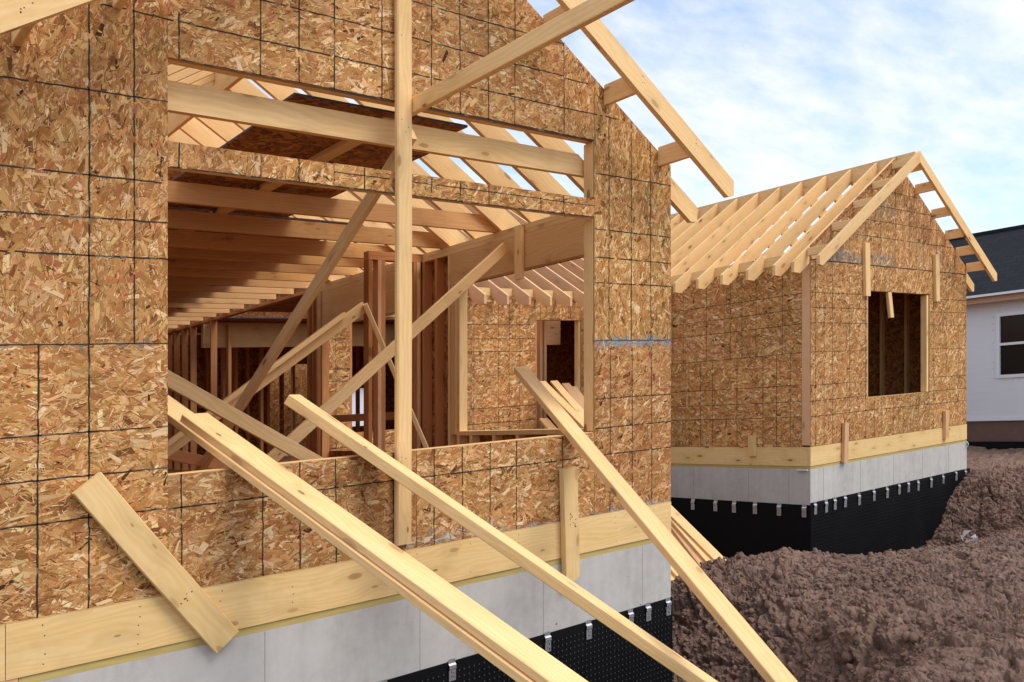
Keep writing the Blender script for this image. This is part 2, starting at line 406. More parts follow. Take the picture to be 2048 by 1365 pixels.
def ground_z(x, y):
    x = np.asarray(x, float); y = np.asarray(y, float)
    g = -1.76 + .14*(fbm(x*.55, y*.55, 3, 4)-.5) + .08*(fbm(x*2, y*2, 12, 3)-.5)
    wob = .5*(fbm(x*.9, y*.9, 21, 3)-.5)
    dm = rectd(x, y, -4.66, 0, 0, 12)+wob*.5; d2 = rectd(x, y, 5.1, 9.76, 1.93, 12)+wob*.8; dr = rectd(x, y, 0, 5.1, 6, 12)+wob*.5
    side = sst(-.2, .8, x)                   # bank beside the house, wider working trench in front of it
    tm = .85*(1-sst(.15, 1.25+.35*side, dm))*side + .85*(1-sst(1.2, 2.1, dm))*(1-side)
    keep = 1-sst(8.0, 9.75, x)
    t2 = .95*(1-sst(.4, 3.0, d2))*keep
    tr = .9*(1-sst(3.0, 5.6, dr))
    return g - np.maximum(np.maximum(tm, t2), tr)
def ground_detail(x, y, z):
    """height along the normal: cracks, clods and crumbs"""
    w1 = .16*(fbm(x*3+z, y*3-z, 31, 4)-.5); w2 = .16*(fbm(x*3-z, y*3+z, 47, 4)-.5)
    X, Y, Z = x+w1, y+w2, z+.5*(w1-w2)
    a1, a2, r = worley3(X*1.6, Y*1.6, Z*1.6, 61)
    mk = sst(.42, .6, fbm(x*.8, y*.8, 90, 3))
    g = .08*(r-.5)*np.clip(1-a1, 0, 1) - .13*np.clip(1-(a2-a1)/.055, 0, 1)*mk
    a1, a2, r = worley3(X*3.6, Y*3.6, Z*3.6, 5)
    g = g + (.062*r**2+.008)*(.6*sst(0, .25, a2-a1)+.4*np.clip(1-a1, 0, 1)) - .055*np.clip(1-(a2-a1)/.06, 0, 1)*(r > .25)
    rg = .22+.85*sst(.36, .60, fbm(x*1.1+7, y*1.1+z, 140, 3))     # trodden flats against loose heaps
    for sc_, am, sd_ in ((7, .040, 9), (13, .042, 14), (24, .034, 15)):
        a1, a2, r = worley3(X*sc_, Y*sc_, Z*sc_, sd_)
        e_ = a2-a1; am = am*rg
        if sc_ == 24: g = g + am*r**2*np.sqrt(np.clip(1-a1*1.3, 0, 1))
        else: g = g + am*(r**1.5)*(.55*sst(0, .30, e_)+.45*np.clip(1-a1, 0, 1)) - .022*np.clip(1-e_/.09, 0, 1)*(r > .45)
    return g + .05*(fbm(x*7+2*z, y*7-2*z, 77, 5, .62)-.5)
def spaced(lo, a, b, hi, st, grow=1.13):
    c = list(np.arange(a, b, st)); s_ = st; q = c[-1]
    while q < hi: s_ *= grow; q += s_; c.append(q)
    s_ = st; q = a; left = []
    while q > lo: s_ *= grow; q -= s_; left.append(q)
    return np.array(left[::-1]+c)
gx = spaced(-40, -.5, 10.3, 400, .0165, 1.07); gy = spaced(-30, -2.5, 2.4, 600, .0165, 1.07)
GX, GY = np.meshgrid(gx, gy); GZ = ground_z(GX, GY)
nx_ = -(ground_z(GX+.08, GY)-ground_z(GX-.08, GY))/.16; ny_ = -(ground_z(GX, GY+.08)-ground_z(GX, GY-.08))/.16
nl_ = np.sqrt(nx_**2+ny_**2+1); DT = ground_detail(GX, GY, GZ)
GX = GX+nx_/nl_*DT; GY = GY+ny_/nl_*DT; GZ = GZ+DT/nl_
far_ = sst(9, 30, np.hypot(GX-3, GY)); GZ = GZ*(1-far_) + far_*(-1.62+.1*(fbm(GX*.2, GY*.2, 8, 3)-.5))
nx, ny = len(gx), len(gy)
VG = np.stack([GX.ravel(), GY.ravel(), (GZ+SLX*(GX-CAM[0])+SLY*(GY-CAM[1])).ravel()], 1)
idx = np.arange(nx*ny).reshape(ny, nx)
FG = np.stack([idx[:-1, :-1].ravel(), idx[:-1, 1:].ravel(), idx[1:, 1:].ravel(), idx[1:, :-1].ravel()], 1)
me = bpy.data.meshes.new("ground"); me.vertices.add(len(VG)); me.vertices.foreach_set("co", VG.astype(np.float32).ravel())
me.loops.add(FG.size); me.loops.foreach_set("vertex_index", FG.astype(np.int32).ravel())
me.polygons.add(len(FG)); me.polygons.foreach_set("loop_start", np.arange(0, FG.size, 4, dtype=np.int32))
me.polygons.foreach_set("use_smooth", np.zeros(len(FG), dtype=bool)); me.update(calc_edges=True); me.materials.append(DIRT)
ground = bpy.data.objects.new("ground", me); COL.objects.link(ground)
# loose crumbs and clods lying on it
ic = [(0, .526, .851), (0, .526, -.851), (0, -.526, .851), (0, -.526, -.851), (.526, .851, 0), (.526, -.851, 0), (-.526, .851, 0), (-.526, -.851, 0), (.851, 0, .526), (.851, 0, -.526), (-.851, 0, .526), (-.851, 0, -.526)]
ifc = np.array([(0, 2, 8), (0, 8, 4), (0, 4, 6), (0, 6, 10), (0, 10, 2), (3, 1, 9), (3, 9, 5), (3, 5, 7), (3, 7, 11), (3, 11, 1), (2, 5, 8), (8, 5, 9), (8, 9, 4), (4, 9, 1), (4, 1, 6), (6, 1, 11), (6, 11, 10), (10, 11, 7), (10, 7, 2), (2, 7, 5)])
ic = np.array(ic); nc = 28000
rr = np.random.default_rng(11)
iy = rr.integers(0, len(gy), nc*3); ix = rr.integers(0, len(gx), nc*3)
inr = (gx[ix] > -.4) & (gx[ix] < 10.2) & (gy[iy] > -2.45) & (gy[iy] < 2.3); iy = iy[inr][:nc]; ix = ix[inr][:nc]; nc = len(ix)
clump = fbm(gx[ix]*1.7, gy[iy]*1.7, 200, 3)
keepc = rr.random(nc) < np.clip((clump-.32)*3.2, .15, 1); iy = iy[keepc]; ix = ix[keepc]; nc = len(ix)
szc = np.minimum(rr.lognormal(math.log(.011), .5, nc), .045)
ctr = np.stack([GX[iy, ix], GY[iy, ix], GZ[iy, ix]+szc*.25], 1)
pv = ic[None]*(1+rr.uniform(-.32, .32, (nc, 12, 1)))*szc[:, None, None]*rr.uniform(.7, 1.3, (nc, 1, 3)) + ctr[:, None, :]
pv = pv.reshape(-1, 3); pv[:, 2] += SLX*(pv[:, 0]-CAM[0])+SLY*(pv[:, 1]-CAM[1])
pf = (ifc[None]+12*np.arange(nc)[:, None, None]).reshape(-1, 3)
mc = bpy.data.meshes.new("dirt_clods"); mc.vertices.add(len(pv)); mc.vertices.foreach_set("co", pv.astype(np.float32).ravel())
mc.loops.add(pf.size); mc.loops.foreach_set("vertex_index", pf.astype(np.int32).ravel()); mc.polygons.add(len(pf)); mc.polygons.foreach_set("loop_start", np.arange(0, pf.size, 3, dtype=np.int32)); mc.update(calc_edges=True); mc.materials.append(DIRT)
clods = bpy.data.objects.new("dirt_clods", mc); COL.objects.link(clods)
tag(clods, "loose crumbs and small clods of brown clay strewn over the dirt", "dirt clods", kind="stuff")
tag(ground, "bare reddish brown clay dirt, lumpy and cracked, banked beside the houses", "ground", kind="structure")

# ------------------------------------------------------------------ strand-board sheathing made of real overlapping flakes
PAL = np.array([(.85, .575, .305), (.72, .425, .178), (.60, .315, .114), (.485, .230, .073), (.38, .160, .048), (.48, .183, .069), (.22, .085, .026), (.09, .033, .012)])
PW = np.array([.11, .14, .19, .20, .13, .11, .07, .05]); PW = PW/PW.sum()
def osb_wall(name, parent, O, e1, n, sheets, lines, dens, thick=.011, tints=(), fl=1.0, wear=.35, shade=1.0):
    """sheets: [(convex polygon [(a,b)..], grain angle)]; lines: [(a0,b0,a1,b1)] printed nailing marks"""
    O = np.array(O, float); e1 = np.array(e1, float); n = np.array(n, float); ez = np.array([0, 0, 1.0])
    V = []; F = []; UV = []; C = []; M = []; nv = 0
    def P3(ab, d): ab = np.asarray(ab, float); return O + ab[..., :1]*e1 + ab[..., 1:2]*ez + np.asarray(d)[..., None]*n
    for poly, ang in sheets:
        tone = shade*rng.uniform(.88, 1.10)*(1+rng.normal(0, .012, 3))
        p = np.array(poly, float); k = len(p)
        area2 = sum(p[i][0]*p[(i+1) % k][1]-p[(i+1) % k][0]*p[i][1] for i in range(k))
        if area2 < 0: p = p[::-1]; area2 = -area2
        A = P3(p, np.zeros(k)); B = P3(p, np.full(k, -thick))
        flip = np.dot(np.cross(e1, ez), n) < 0
        V.append(A); V.append(B)
        top = list(range(nv, nv+k)); bot = list(range(nv+k, nv+2*k))
        F.append(top[::-1] if flip else top); F.append(bot if flip else bot[::-1])
        for i in range(k):
            j = (i+1) % k; q = [top[j], top[i], bot[i], bot[j]]; F.append(q[::-1] if flip else q)
        UV += [[tuple(x) for x in (p[::-1] if flip else p)], [tuple(x) for x in p]] + [[(0, 0), (1, 0), (1, .02), (0, .02)]]*k
        C += [(.40, .21, .085)]*2 + [(.50, .29, .12)]*k; M += [0]*(k+2)
        nv += 2*k
        # flakes
        lo, hi = p.min(0), p.max(0); cnt = int(dens*(hi-lo).prod())
        c = lo + rng.random((cnt, 2))*(hi-lo)
        nrm = []
        for i in range(k):
            d = p[(i+1) % k]-p[i]; nn = np.array([-d[1], d[0]]); nn /= np.linalg.norm(nn); nrm.append((p[i], nn))
        ok = np.ones(cnt, bool)
        for q, nn in nrm: ok &= ((c-q)@nn) > 0
        c = c[ok]; cnt = len(c)
        tier = rng.choice(3, cnt, p=[.20, .32, .48])      # broad wafers, strands, splinters
        U_ = rng.random(cnt)
        Ls = np.where(tier == 0, rng.uniform(.08, .20, cnt), np.where(tier == 1, rng.uniform(.03, .10, cnt), rng.uniform(.010, .055, cnt)))*fl
        Ws = np.where(tier == 0, Ls*rng.uniform(.16, .40, cnt), np.where(tier == 1, Ls*rng.uniform(.12, .42, cnt), rng.uniform(.0014, .0052, cnt)*fl))
        Ws = np.minimum(Ws, .044*fl)
        th = ang + np.where(rng.random(cnt) < .82, rng.normal(0, .60, cnt), rng.uniform(-1.6, 1.6, cnt))
        c0_ = rng.choice(len(PAL), cnt, p=[.10, .15, .24, .24, .14, .10, .03, .0]); c1_ = rng.choice(len(PAL), cnt, p=[.07, .15, .25, .24, .14, .10, .04, .01]); c2_ = rng.choice(len(PAL), cnt, p=[.12, .19, .20, .16, .10, .08, .09, .06])
        ci = np.where(tier == 0, c0_, np.where(tier == 1, c1_, c2_))
        dx = np.stack([np.cos(th), np.sin(th)], 1); dy = np.stack([-dx[:, 1], dx[:, 0]], 1)
        sg = np.array([(-1, -1), (1, -1), (1, 1), (-1, 1)], float)
        jl = 1+rng.uniform(-.45, .2, (cnt, 4)); jw = 1+rng.uniform(-.75, .25, (cnt, 4))
        pts = c[:, None, :] + (sg[None, :, 0]*jl*Ls[:, None]/2)[..., None]*dx[:, None, :] + (sg[None, :, 1]*jw*Ws[:, None]/2)[..., None]*dy[:, None, :]
        for q, nn in nrm:
            sdist = (pts-q)@nn; pts = pts - np.minimum(sdist-.0005, 0)[..., None]*nn
        dep = np.where(tier == 0, rng.uniform(.0002, .0012, cnt), np.where(tier == 1, rng.uniform(.0006, .0018, cnt), rng.uniform(.0013, .0021, cnt)))
        tl = rng.normal(0, .00012, (cnt, 4))
        X = P3(pts, dep[:, None]+tl)
        col = PAL[ci]*rng.uniform(.80, 1.17, (cnt, 1))*(1+rng.normal(0, .04, (cnt, 3)))
        patch = fbm(c[:, 0]*2.2+9, c[:, 1]*2.2+3, 55, 3)
        col = col*(.84+.32*patch[:, None])*tone
        for (a0, a1, b0, b1, tc_, pr, soft) in tints:
            dd = np.maximum(np.maximum(np.maximum(a0-c[:, 0], c[:, 0]-a1), np.maximum(b0-c[:, 1], c[:, 1]-b1)), 0)
            w = np.clip(1-dd/max(soft, 1e-4), 0, 1)*(rng.random(cnt) < pr)*rng.uniform(.5, 1, cnt)
            col = col*(1-w[:, None]) + np.array(tc_)*w[:, None]*rng.uniform(.6, 1.3, (cnt, 1))
        col = np.clip(col, .01, .9)
        V.append(X.reshape(-1, 3))
        fi = np.arange(nv, nv+4*cnt).reshape(cnt, 4)
        if flip: fi = fi[:, ::-1]
        F += fi.tolist(); nv += 4*cnt
        o_ = rng.random((cnt, 2))*40
        uvq = np.stack([sg[None, :, 0]*Ls[:, None]/2+o_[:, :1], sg[None, :, 1]*Ws[:, None]/2+o_[:, 1:]], 2)
        if flip: uvq = uvq[:, ::-1]
        UV += uvq.tolist(); C += col.tolist(); M += [0]*cnt
    for ln in lines:
        a0, b0, a1, b1 = ln[:4]; w = ln[4] if len(ln) > 4 else .0078
        d = np.array([a1-a0, b1-b0]); lg = np.linalg.norm(d); d /= lg; pn = np.array([-d[1], d[0]]); ns = max(2, int(lg/.028))
        t = np.linspace(0, 1, ns+1)
        ctr = np.array([a0, b0]) + t[:, None]*lg*d + (rng.normal(0, .0011, ns+1)+.0015*np.sin(t*lg*3+a0*7))[:, None]*pn
        hw = w/2*rng.uniform(.72, 1.2, (ns+1, 1))
        A = P3(ctr-pn*hw, np.full(ns+1, .0024)); B = P3(ctr+pn*hw, np.full(ns+1, .0024))
        V.append(np.concatenate([A, B]))
        for i in range(ns):
            if rng.random() < .035: continue
            q = [nv+i, nv+i+1, nv+ns+2+i, nv+ns+1+i]
            F.append(q[::-1] if flip else q); UV.append([(0, 0), (.1, 0), (.1, .01), (0, .01)])
            g = rng.random(); s_ = .035 if g > wear*.5 else rng.uniform(.05, .16)
            C.append((s_*1.1, s_*.95, s_*.72)); M.append(0)
        nv += 2*(ns+1)
    Vv = np.concatenate(V); b = MB(); b.v = Vv.tolist(); b.f = F; b.uv = UV; b.c = C; b.m = M
    return b.build(name, OSB, parent)
def R(a0, a1, b0, b1): return [(a0, b0), (a1, b0), (a1, b1), (a0, b1)]
BLUE = (.10, .24, .33)

# ------------------------------------------------------------------ the two timber-framed wings share these builders
Z_OSB, Z_RIM, Z_SILL, Z_CON = -.862, -.872, -1.117, -1.158
Z_MEM = -1.612
def rafter_mesh(xr, sgn, y, t, drop=0, tail=2.69, z0=3.253, sl=.63, dep=.225, cut=.135):
    """profile of one sloping rafter seen from the front: ridge at xr, running to side sgn"""
    zt = z0-drop
    e = tail
    pts = [(xr+sgn*.021, zt-sl*.021), (xr+sgn*e, zt-sl*e), (xr+sgn*e, zt-sl*e-cut), (xr+sgn*(e-(dep-cut)/sl*.92), zt-sl*e-cut-.008), (xr+sgn*.021, zt-sl*.021-dep)]
    b = MB(); b.prism([(x, y, z) for x, z in pts], (0, t, 0), (sgn, 0, -sl)); return b
def clip_mb(p, e, n, s=1.0):
    """a bent galvanised strap with holes: p = top centre, e = along wall, n = outward"""
    p = Vector(p); e = Vector(e); n = Vector(n); b = MB(); w = .026*s
    prof = [(.004, 0), (.004, -.026), (.016, -.036), (.016, -.058), (.011, -.066), (.011, -.134)]
    for (d0, z0), (d1, z1) in zip(prof, prof[1:]):
        A = [p-e*w+n*d0+Vector((0, 0, z0*s)), p+e*w+n*d0+Vector((0, 0, z0*s)), p+e*w+n*d1+Vector((0, 0, z1*s)), p-e*w+n*d1+Vector((0, 0, z1*s))]
        b.poly(A); b.poly([q-n*.0025 for q in A[::-1]])
    for (cx, cz) in ((-.009, -.078), (.009, -.086), (-.008, -.104), (.009, -.110)):
        c = p+e*cx*s+n*.0122+Vector((0, 0, cz*s))
        b.poly([c+e*(.0045*s*math.cos(a))+Vector((0, 0, .0045*s*math.sin(a))) for a in [k*math.pi/3 for k in range(6)]], mi=1)
    return b
def membrane_mb(p0, e, n, length, ztop, zbot, dimples=True, st=.040, wave=None, fine=.08, crown=1):
    p0 = Vector(p0); e = Vector(e); n = Vector(n); b = MB()
    m = max(2, int(length/fine)); k = 6
    def pt(i, j):
        a = length*i/m; z = ztop+(zbot-ztop)*j/k
        d = .010+(.002 if j == 0 else .004*math.sin(a*5.1+j)) + (wave(a, j/k) if wave else 0)
        return p0+e*a+n*d+Vector((0, 0, z-p0.z))
    for i in range(m):
        for j in range(k): b.poly([pt(i, j+1), pt(i+1, j+1), pt(i+1, j), pt(i, j)])
    for i in range(m): b.poly([pt(i, 0), pt(i+1, 0), p0+e*(length*(i+1)/m)+Vector((0, 0, ztop-p0.z)), p0+e*(length*i/m)+Vector((0, 0, ztop-p0.z))])
    if dimples:
        na = int(length/st); nz = int((ztop-.06-zbot)/st)
        for i in range(na):
            for j in range(nz):
                a = (i+.5)*st; z = ztop-.065-j*st
                jj = (ztop-z)/(ztop-zbot)
                d = .0125+.004*math.sin(a*5.1+jj*k) + (wave(a, jj) if wave else 0)
                c = p0+e*a+n*d+Vector((0, 0, z-p0.z)); r = .0095
                ring = [c+e*(r*math.cos(q))+Vector((0, 0, r*math.sin(q))) for q in (0.5, 2.07, 3.64, 5.21)]
                ring2 = [c+n*.007+e*(r*.6*math.cos(q))+Vector((0, 0, r*.6*math.sin(q))) for q in (0.5, 2.07, 3.64, 5.21)]
                for s_ in range(4): b.poly([ring[s_], ring[(s_+1) % 4], ring2[(s_+1) % 4], ring2[s_]])
                b.poly(ring2, mi=crown)
    return b
def nails(b, pts, n, r=.0035, mi=1):
    for p in pts:
        p = Vector(p); n_ = Vector(n); e = n_.cross(Vector((0, 0, 1))).normalized()
        b.poly([p+e*(r*math.cos(q))+Vector((0, 0, r*math.sin(q))) for q in [k*math.pi/3 for k in range(6)]], mi=mi)

# ================================================================== NEAR HOUSE
XC = -2.33
near = empty("unfinished_house", (XC, 0, -2.3), "nearer unfinished timber house with a wide two-part opening in its strand-board gable wall", "house", "unfinished timber houses")
gtop = lambda x: 1.745+.63*min(-x, x+4.66)+(.035 if x < -2.4 else 0)
# front sheathing
up_l, up_r = 1.35, 1.35
sh = [(R(-4.66, -3.84, -.862, .386), .05), (R(-3.84, -2.36, -.862, -.272), .05), (R(-2.357, -.84, -.862, -.272), .05), (R(-.837, 0, -.862, .386), .35),
      ([(-4.66, .389), (-3.84, .389), (-3.84, gtop(-3.84)), (-4.66, 1.78)], 1.35), ([(-.837, .389), (0, .389), (0, 1.745), (-.837, gtop(-.837))], 1.4),
      (R(-3.84, -3.352, 1.27, 1.40), 1.3), (R(-3.349, -2.917, 1.27, 1.40), 1.0), (R(-2.914, -.84, 1.27, 1.404), .3),
      ([(-3.84, 1.82), (-1.137, 1.82), (-1.137, gtop(-1.137)), (-2.33, gtop(-2.33)), (-3.84, gtop(-3.84))], .25),
      ([(-1.134, 1.82), (-.84, 1.82), (-.84, gtop(-.84)), (-1.134, gtop(-1.134))], 1.35)]
ln = []
H = lambda a0, a1, z: ln.append((a0, z+random.uniform(-.004, .004), a1, z+random.uniform(-.004, .004)))
Vv = lambda a, b0, b1: ln.append((a, b0, a+random.uniform(-.004, .004), b1))
for z in (-.030, -.237, -.437): H(-4.66, -3.84, z); H(-.83, 0, z-.005)
H(-3.84, -.84, -.437)
for z in (.807, .985, 1.188, 1.590): H(-4.66, -3.84, z); H(-.83, 0, z)
for z in (2.005, 2.225, 2.45): H(max(-4.66+(z-1.69)/.63, -4.66)+.01, -1.137, z)
for z in (2.012, 1.59+.4, ): pass
H(-1.13, -.52, 2.012); H(-1.13, -.9, 2.215)
for a in (-4.425, -4.206): Vv(a, -.862, .386)
for a in (-3.772, -3.339, -3.124, -2.903, -2.518, -2.231, -2.011, -1.79, -1.566, -1.15): Vv(a, -.862, -.272)
for a in (-.677, -.442, -.224): Vv(a, -.862, .335)
for a in (-4.206, -4.002): Vv(a, .389, gtop(a)-.01)
for a in (-.687, -.453, -.235): Vv(a, .389, gtop(a)-.01)
for a in (-3.787, -3.353, -3.13, -2.915, -2.60, -2.25, -2.031, -1.802, -1.579): Vv(a, 1.82, gtop(a)-.01)
for a in (-3.787, -3.13, -2.72, -2.25, -2.03, -1.80, -1.35, -1.14): Vv(a, 1.272, 1.40)
ln += [(-4.66, .3875, -3.84, .3875, .005), (-.837, .3875, 0, .3875, .005), (-1.1355, 1.82, -1.1355, gtop(-1.1355), .005), (-2.914, 1.355, -.84, 1.355, .006)]
ln += [(-2.95, 1.8215, -.845, 1.8215, .013), (-3.83, 1.2725, -.845, 1.2725, .007), (-3.83, 1.8205, -2.95, 1.8205, .006)]
tn = [(-.83, 0, .36, .386, (.12, .30, .42), .75, .02), (-.83, 0, .389, .405, (.16, .34, .42), .5, .01), (-1.75, 0, -.862, -.852, (.25, .42, .50), .55, .012), (-2.45, -1.7, -.862, -.83, (.50, .53, .46), .4, .06), (-4.66, -3.84, .37, .395, (.20, .22, .2), .25, .006)]
osb_wall("front_sheathing", near, (0, 0, 0), (1, 0, 0), (0, -1, 0), sh, ln, 7600, tints=tn, fl=1.0, shade=.93)
# rim board, sill plate, foundation
b = MB(); b.box((-4.553, -.004, Z_SILL), (0, .034, Z_RIM+.004)); b.box((-4.9, -.002, Z_SILL), (-4.556, .034, Z_RIM+.004))
b.box((-4.9, .0, Z_RIM+.006), (-.003, .034, Z_OSB-.001))
nails(b, [(x+random.uniform(-.006, .006), -.0045, z) for x in (-4.40, -3.98, -3.57, -3.17, -2.36, -1.95, -1.55, -.62, -.21) for z in (-.90, -.95, -.99, -1.035, -1.08) if random.random() < .8], (0, -1, 0))
b.build("rim_board", [WOODK, NAIL], near)
b = MB(); b.box((-4.50, .004, Z_CON), (-.002, .13, Z_SILL-.001)); b.build("sill_plate", TREAT, near); b = MB(); b.box((-4.9, .001, Z_CON), (-4.503, .13, Z_SILL-.001), (0, 1, 0)); b.build("sill_plate", WOODP, near)
b = MB(); b.box((-4.9, 0, -2.9), (0, .25, Z_CON-.001)); b.box((-.25, .251, -2.9), (0, 6, Z_CON-.001)); 
for x in (-3.328, -2.333, -1.326, -.326): b.box((x-.0018, -.0006, -2.9), (x+.0018, -.0001, Z_CON-.004), mi=1)
found = b.build("foundation_wall", [CONC, JOINT], near)
b = membrane_mb((-4.9, 0, -1.6), (1, 0, 0), (0, -1, 0), 4.905, Z_MEM, -2.75, dimples=False); 
b2 = membrane_mb((-2.75, 0, -1.6), (1, 0, 0), (0, -1, 0), 2.755, Z_MEM, -2.45, dimples=True)
b.v, n0_ = b.v, len(b.v)
for f_, u_, c_, m_ in zip(b2.f, b2.uv, b2.c, b2.m): b.f.append(tuple(i+n0_ for i in f_)); b.uv.append(u_); b.c.append(c_); b.m.append(m_)
b.v += [(p[0], p[1]-.0012, p[2]) for p in b2.v]
b3 = membrane_mb((0, 0, -1.6), (0, 1, 0), (1, 0, 0), 6, Z_MEM, -2.75, dimples=False); n0_ = len(b.v)
for f_, u_, c_, m_ in zip(b3.f, b3.uv, b3.c, b3.m): b.f.append(tuple(i+n0_ for i in f_)); b.uv.append(u_); b.c.append(c_); b.m.append(m_)
b.v += b3.v
mem = b.build("drainage_membrane", [PLASTIC, DIMP], found)
for x in (-2.6, -2.105, -1.303, -.911, -.475, -.281, -.05):
    clip_mb((x, -.012, -1.600+random.uniform(-.008, .006)), (1, 0, 0), (0, -1, 0)).build("membrane_clip", [GALV, NAIL], found)
# opening framing
fr = lambda nm, a, c, mat=WOODW, L=None: (lambda m_: (m_.box(a, c, L), m_.build(nm, mat, near))[1])(MB())
fr("window_jamb", (-.842, .013, -.26), (-.802, .103, 1.268), WOOD); fr("window_jamb", (-.842, .013, 1.42), (-.802, .103, 1.815), WOOD)
fr("window_jamb", (-3.882, .013, -.26), (-3.842, .103, 1.268), WOOD); fr("window_jamb", (-3.882, .013, 1.42), (-3.842, .103, 1.815), WOOD)
fr("window_sill", (-3.84, .0125, -.312), (-.8, .104, -.268), WOOD)
fr("header_beam", (-3.84, .0125, 1.285), (-.845, .103, 1.325), WOODW); fr("header_beam", (-3.84, .0125, 1.835), (-.8, .05, 2.05), WOODS); fr("header_beam", (-3.84, .052, 1.828), (-.8, .104, 2.05), WOODW)
cs_ = fr("cripple_stud", (-3.88, .014, -.84), (-3.84, .10, -.315))
for x in (-3.43, -3.0, -2.57, -2.14, -1.71, -1.28, -.85, -.08): dup(cs_, (x+3.86, 0, 0), near)
# floor
b = MB(); b.box((-4.6, .105, -.885), (-.05, 12.5, -.862), (0, 1, 0)); b.box((-.049, 6.1, -.885), (9, 12.5, -.8625), (0, 1, 0)); b.build("subfloor", OSBP, near)
# right side wall: plates, headers, studs
fr("top_plate", (-.1, .11, 1.556), (0, 6.0, 1.598), WOOD, (0, 1, 0)); fr("top_plate", (-.1, .11, 1.512), (0, 6.0, 1.554), WOOD, (0, 1, 0))
fr("header_beam", (-.1, .72, 1.195), (-.05, 2.80, 1.510), LVL, (0, 1, 0)); fr("header_beam", (-.048, .72, 1.195), (-.002, 2.80, 1.510), LVL, (0, 1, 0))
fr("header_beam", (-.1, 3.47, 1.10), (-.05, 5.72, 1.510), LVL, (0, 1, 0)); fr("header_beam", (-.1, 3.47, 1.055), (-.002, 5.72, 1.098), WOODW, (0, 1, 0))
for y, mat in ((2.70, WOOD), (2.655, WOOD), (2.755, WOODW), (.70, WOODW), (.74, WOODW)): fr("stud", (-.1, y-.02, -.315), (-.002, y+.02, 1.193), mat)
for y, mat in ((2.815, WOODW), (3.05, WOODS), (3.28, WOODS), (3.47, WOODS), (3.43, WOODW), (5.70, WOODS), (5.66, WOODW), (5.56, WOODS), (5.80, WOODS), (5.93, WOODS), (.13, WOODW)): fr("stud", (-.1, y-.02, -.86), (-.002, y+.02, 1.51), mat)
fr("window_sill", (-.101, .72, -.325), (.012, 2.68, -.283), WOODW, (0, 1, 0)); fr("window_sill", (-.101, 3.49, -.14), (-.06, 5.64, -.055), WOODS, (0, 1, 0))
for y in (2.66, 2.45, 2.09, 1.74, 1.31, .95): fr("cripple_stud", (-.1, y-.02, -.86), (-.002, y+.02, -.327), WOODW)
b = MB()
for (y0, y1, z0, z1) in ((.02, .78, -.86, 1.6), (2.68, 3.46, -.86, 1.6), (5.7, 5.98, -.86, 1.6), (.78, 2.68, -.86, -.326), (.78, 2.68, 1.19, 1.6), (3.46, 5.7, 1.05, 1.6), (3.46, 5.7, -.86, -.5)): b.box((.001, y0, z0), (.012, y1, z1), (0, 0, 1))
b.build("side_sheathing", OSBP, near)
# partition stub with its plates
fr("top_plate", (-.75, 3.30, 1.556), (-.105, 3.40, 1.598), WOODS); fr("top_plate", (-.75, 3.30, 1.512), (-.105, 3.40, 1.554), WOODS)
for x, mat in ((-.73, WOODS), (-.62, WOODP), (-.575, WOODS), (-.19, WOODS), (-.145, WOODW)): fr("stud", (x-.02, 3.30, -.86), (x+.022, 3.40, 1.51), mat)
# left wall (closed side)
ls_ = fr("stud", (-4.66, .18, -.86), (-4.56, .22, 1.51), WOODS)
for y in np.arange(.62, 12, .42): dup(ls_, (0, float(y)-.2, 0), near)
b = MB(); b.box((-4.675, .02, -.86), (-4.662, 12.4, 1.6), (0, 0, 1)); b.build("side_sheathing", OSBP, near)
# bearing line, posts and rear rooms
fr("top_plate", (-.05, 6.05, 1.556), (.05, 12, 1.598), WOODS, (0, 1, 0))
for y in (9.4, 10.3, 10.7, 11.1, 11.5): fr("stud", (-.05, y-.02, -.86), (.05, y+.02, 1.553), WOODS)
fr("header_beam", (.06, 10.0, 1.18), (4.5, 10.1, 1.598), LVL)
for x, y in ((.45, 9.9), (.60, 11.9), (.9, 12.1), (1.25, 12.0), (1.33, 12.0), (1.7, 12.1), (1.95, 12.0), (2.12, 12.1), (2.62, 12.0), (2.72, 11.0), (3.3, 12.0), (3.6, 12.1), (4.1, 12.0), (4.75, 12.1), (5.2, 12.0), (-.4, 12.1), (-.9, 12.0), (-1.4, 12.1), (-1.9, 12.0), (.15, 12.1), (1.5, 11.0), (1.1, 11.2), (.75, 10.9)):
    fr("stud", (x-.025, y-.05, -.86), (x+.025, y+.05, 1.55), WOODS)
fr("top_plate", (-4.6, 11.95, 1.40), (9, 12.05, 1.59), WOODS)
b = MB()
for x0, x1, z0, z1 in ((-4.66, 2.22, -.86, 1.6), (2.42, 2.52, -.86, 1.6), (2.52, 3.05, 1.0, 1.6), (3.05, 3.96, -.86, 1.6), (3.96, 4.5, -.86, -.36), (3.96, 4.5, .45, 1.6), (4.5, 9, -.86, 1.6), (2.22, 2.42, .95, 1.6), (-4.66, 9, 1.602, 2.95)): b.box((x0, 12.2, z0), (x1, 12.22, z1), (0, 0, 1))
b.build("rear_sheathing", OSBP, near)
osb_wall("rear_sheathing", near, (0, 13.9, 0), (1, 0, 0), (0, -1, 0), [(R(2.72, 4.4, -.9, 1.9), .6)], [(2.9, -.8, 2.9, 1.8), (2.7, .5, 4.4, .5)], 1500, fl=1.3)
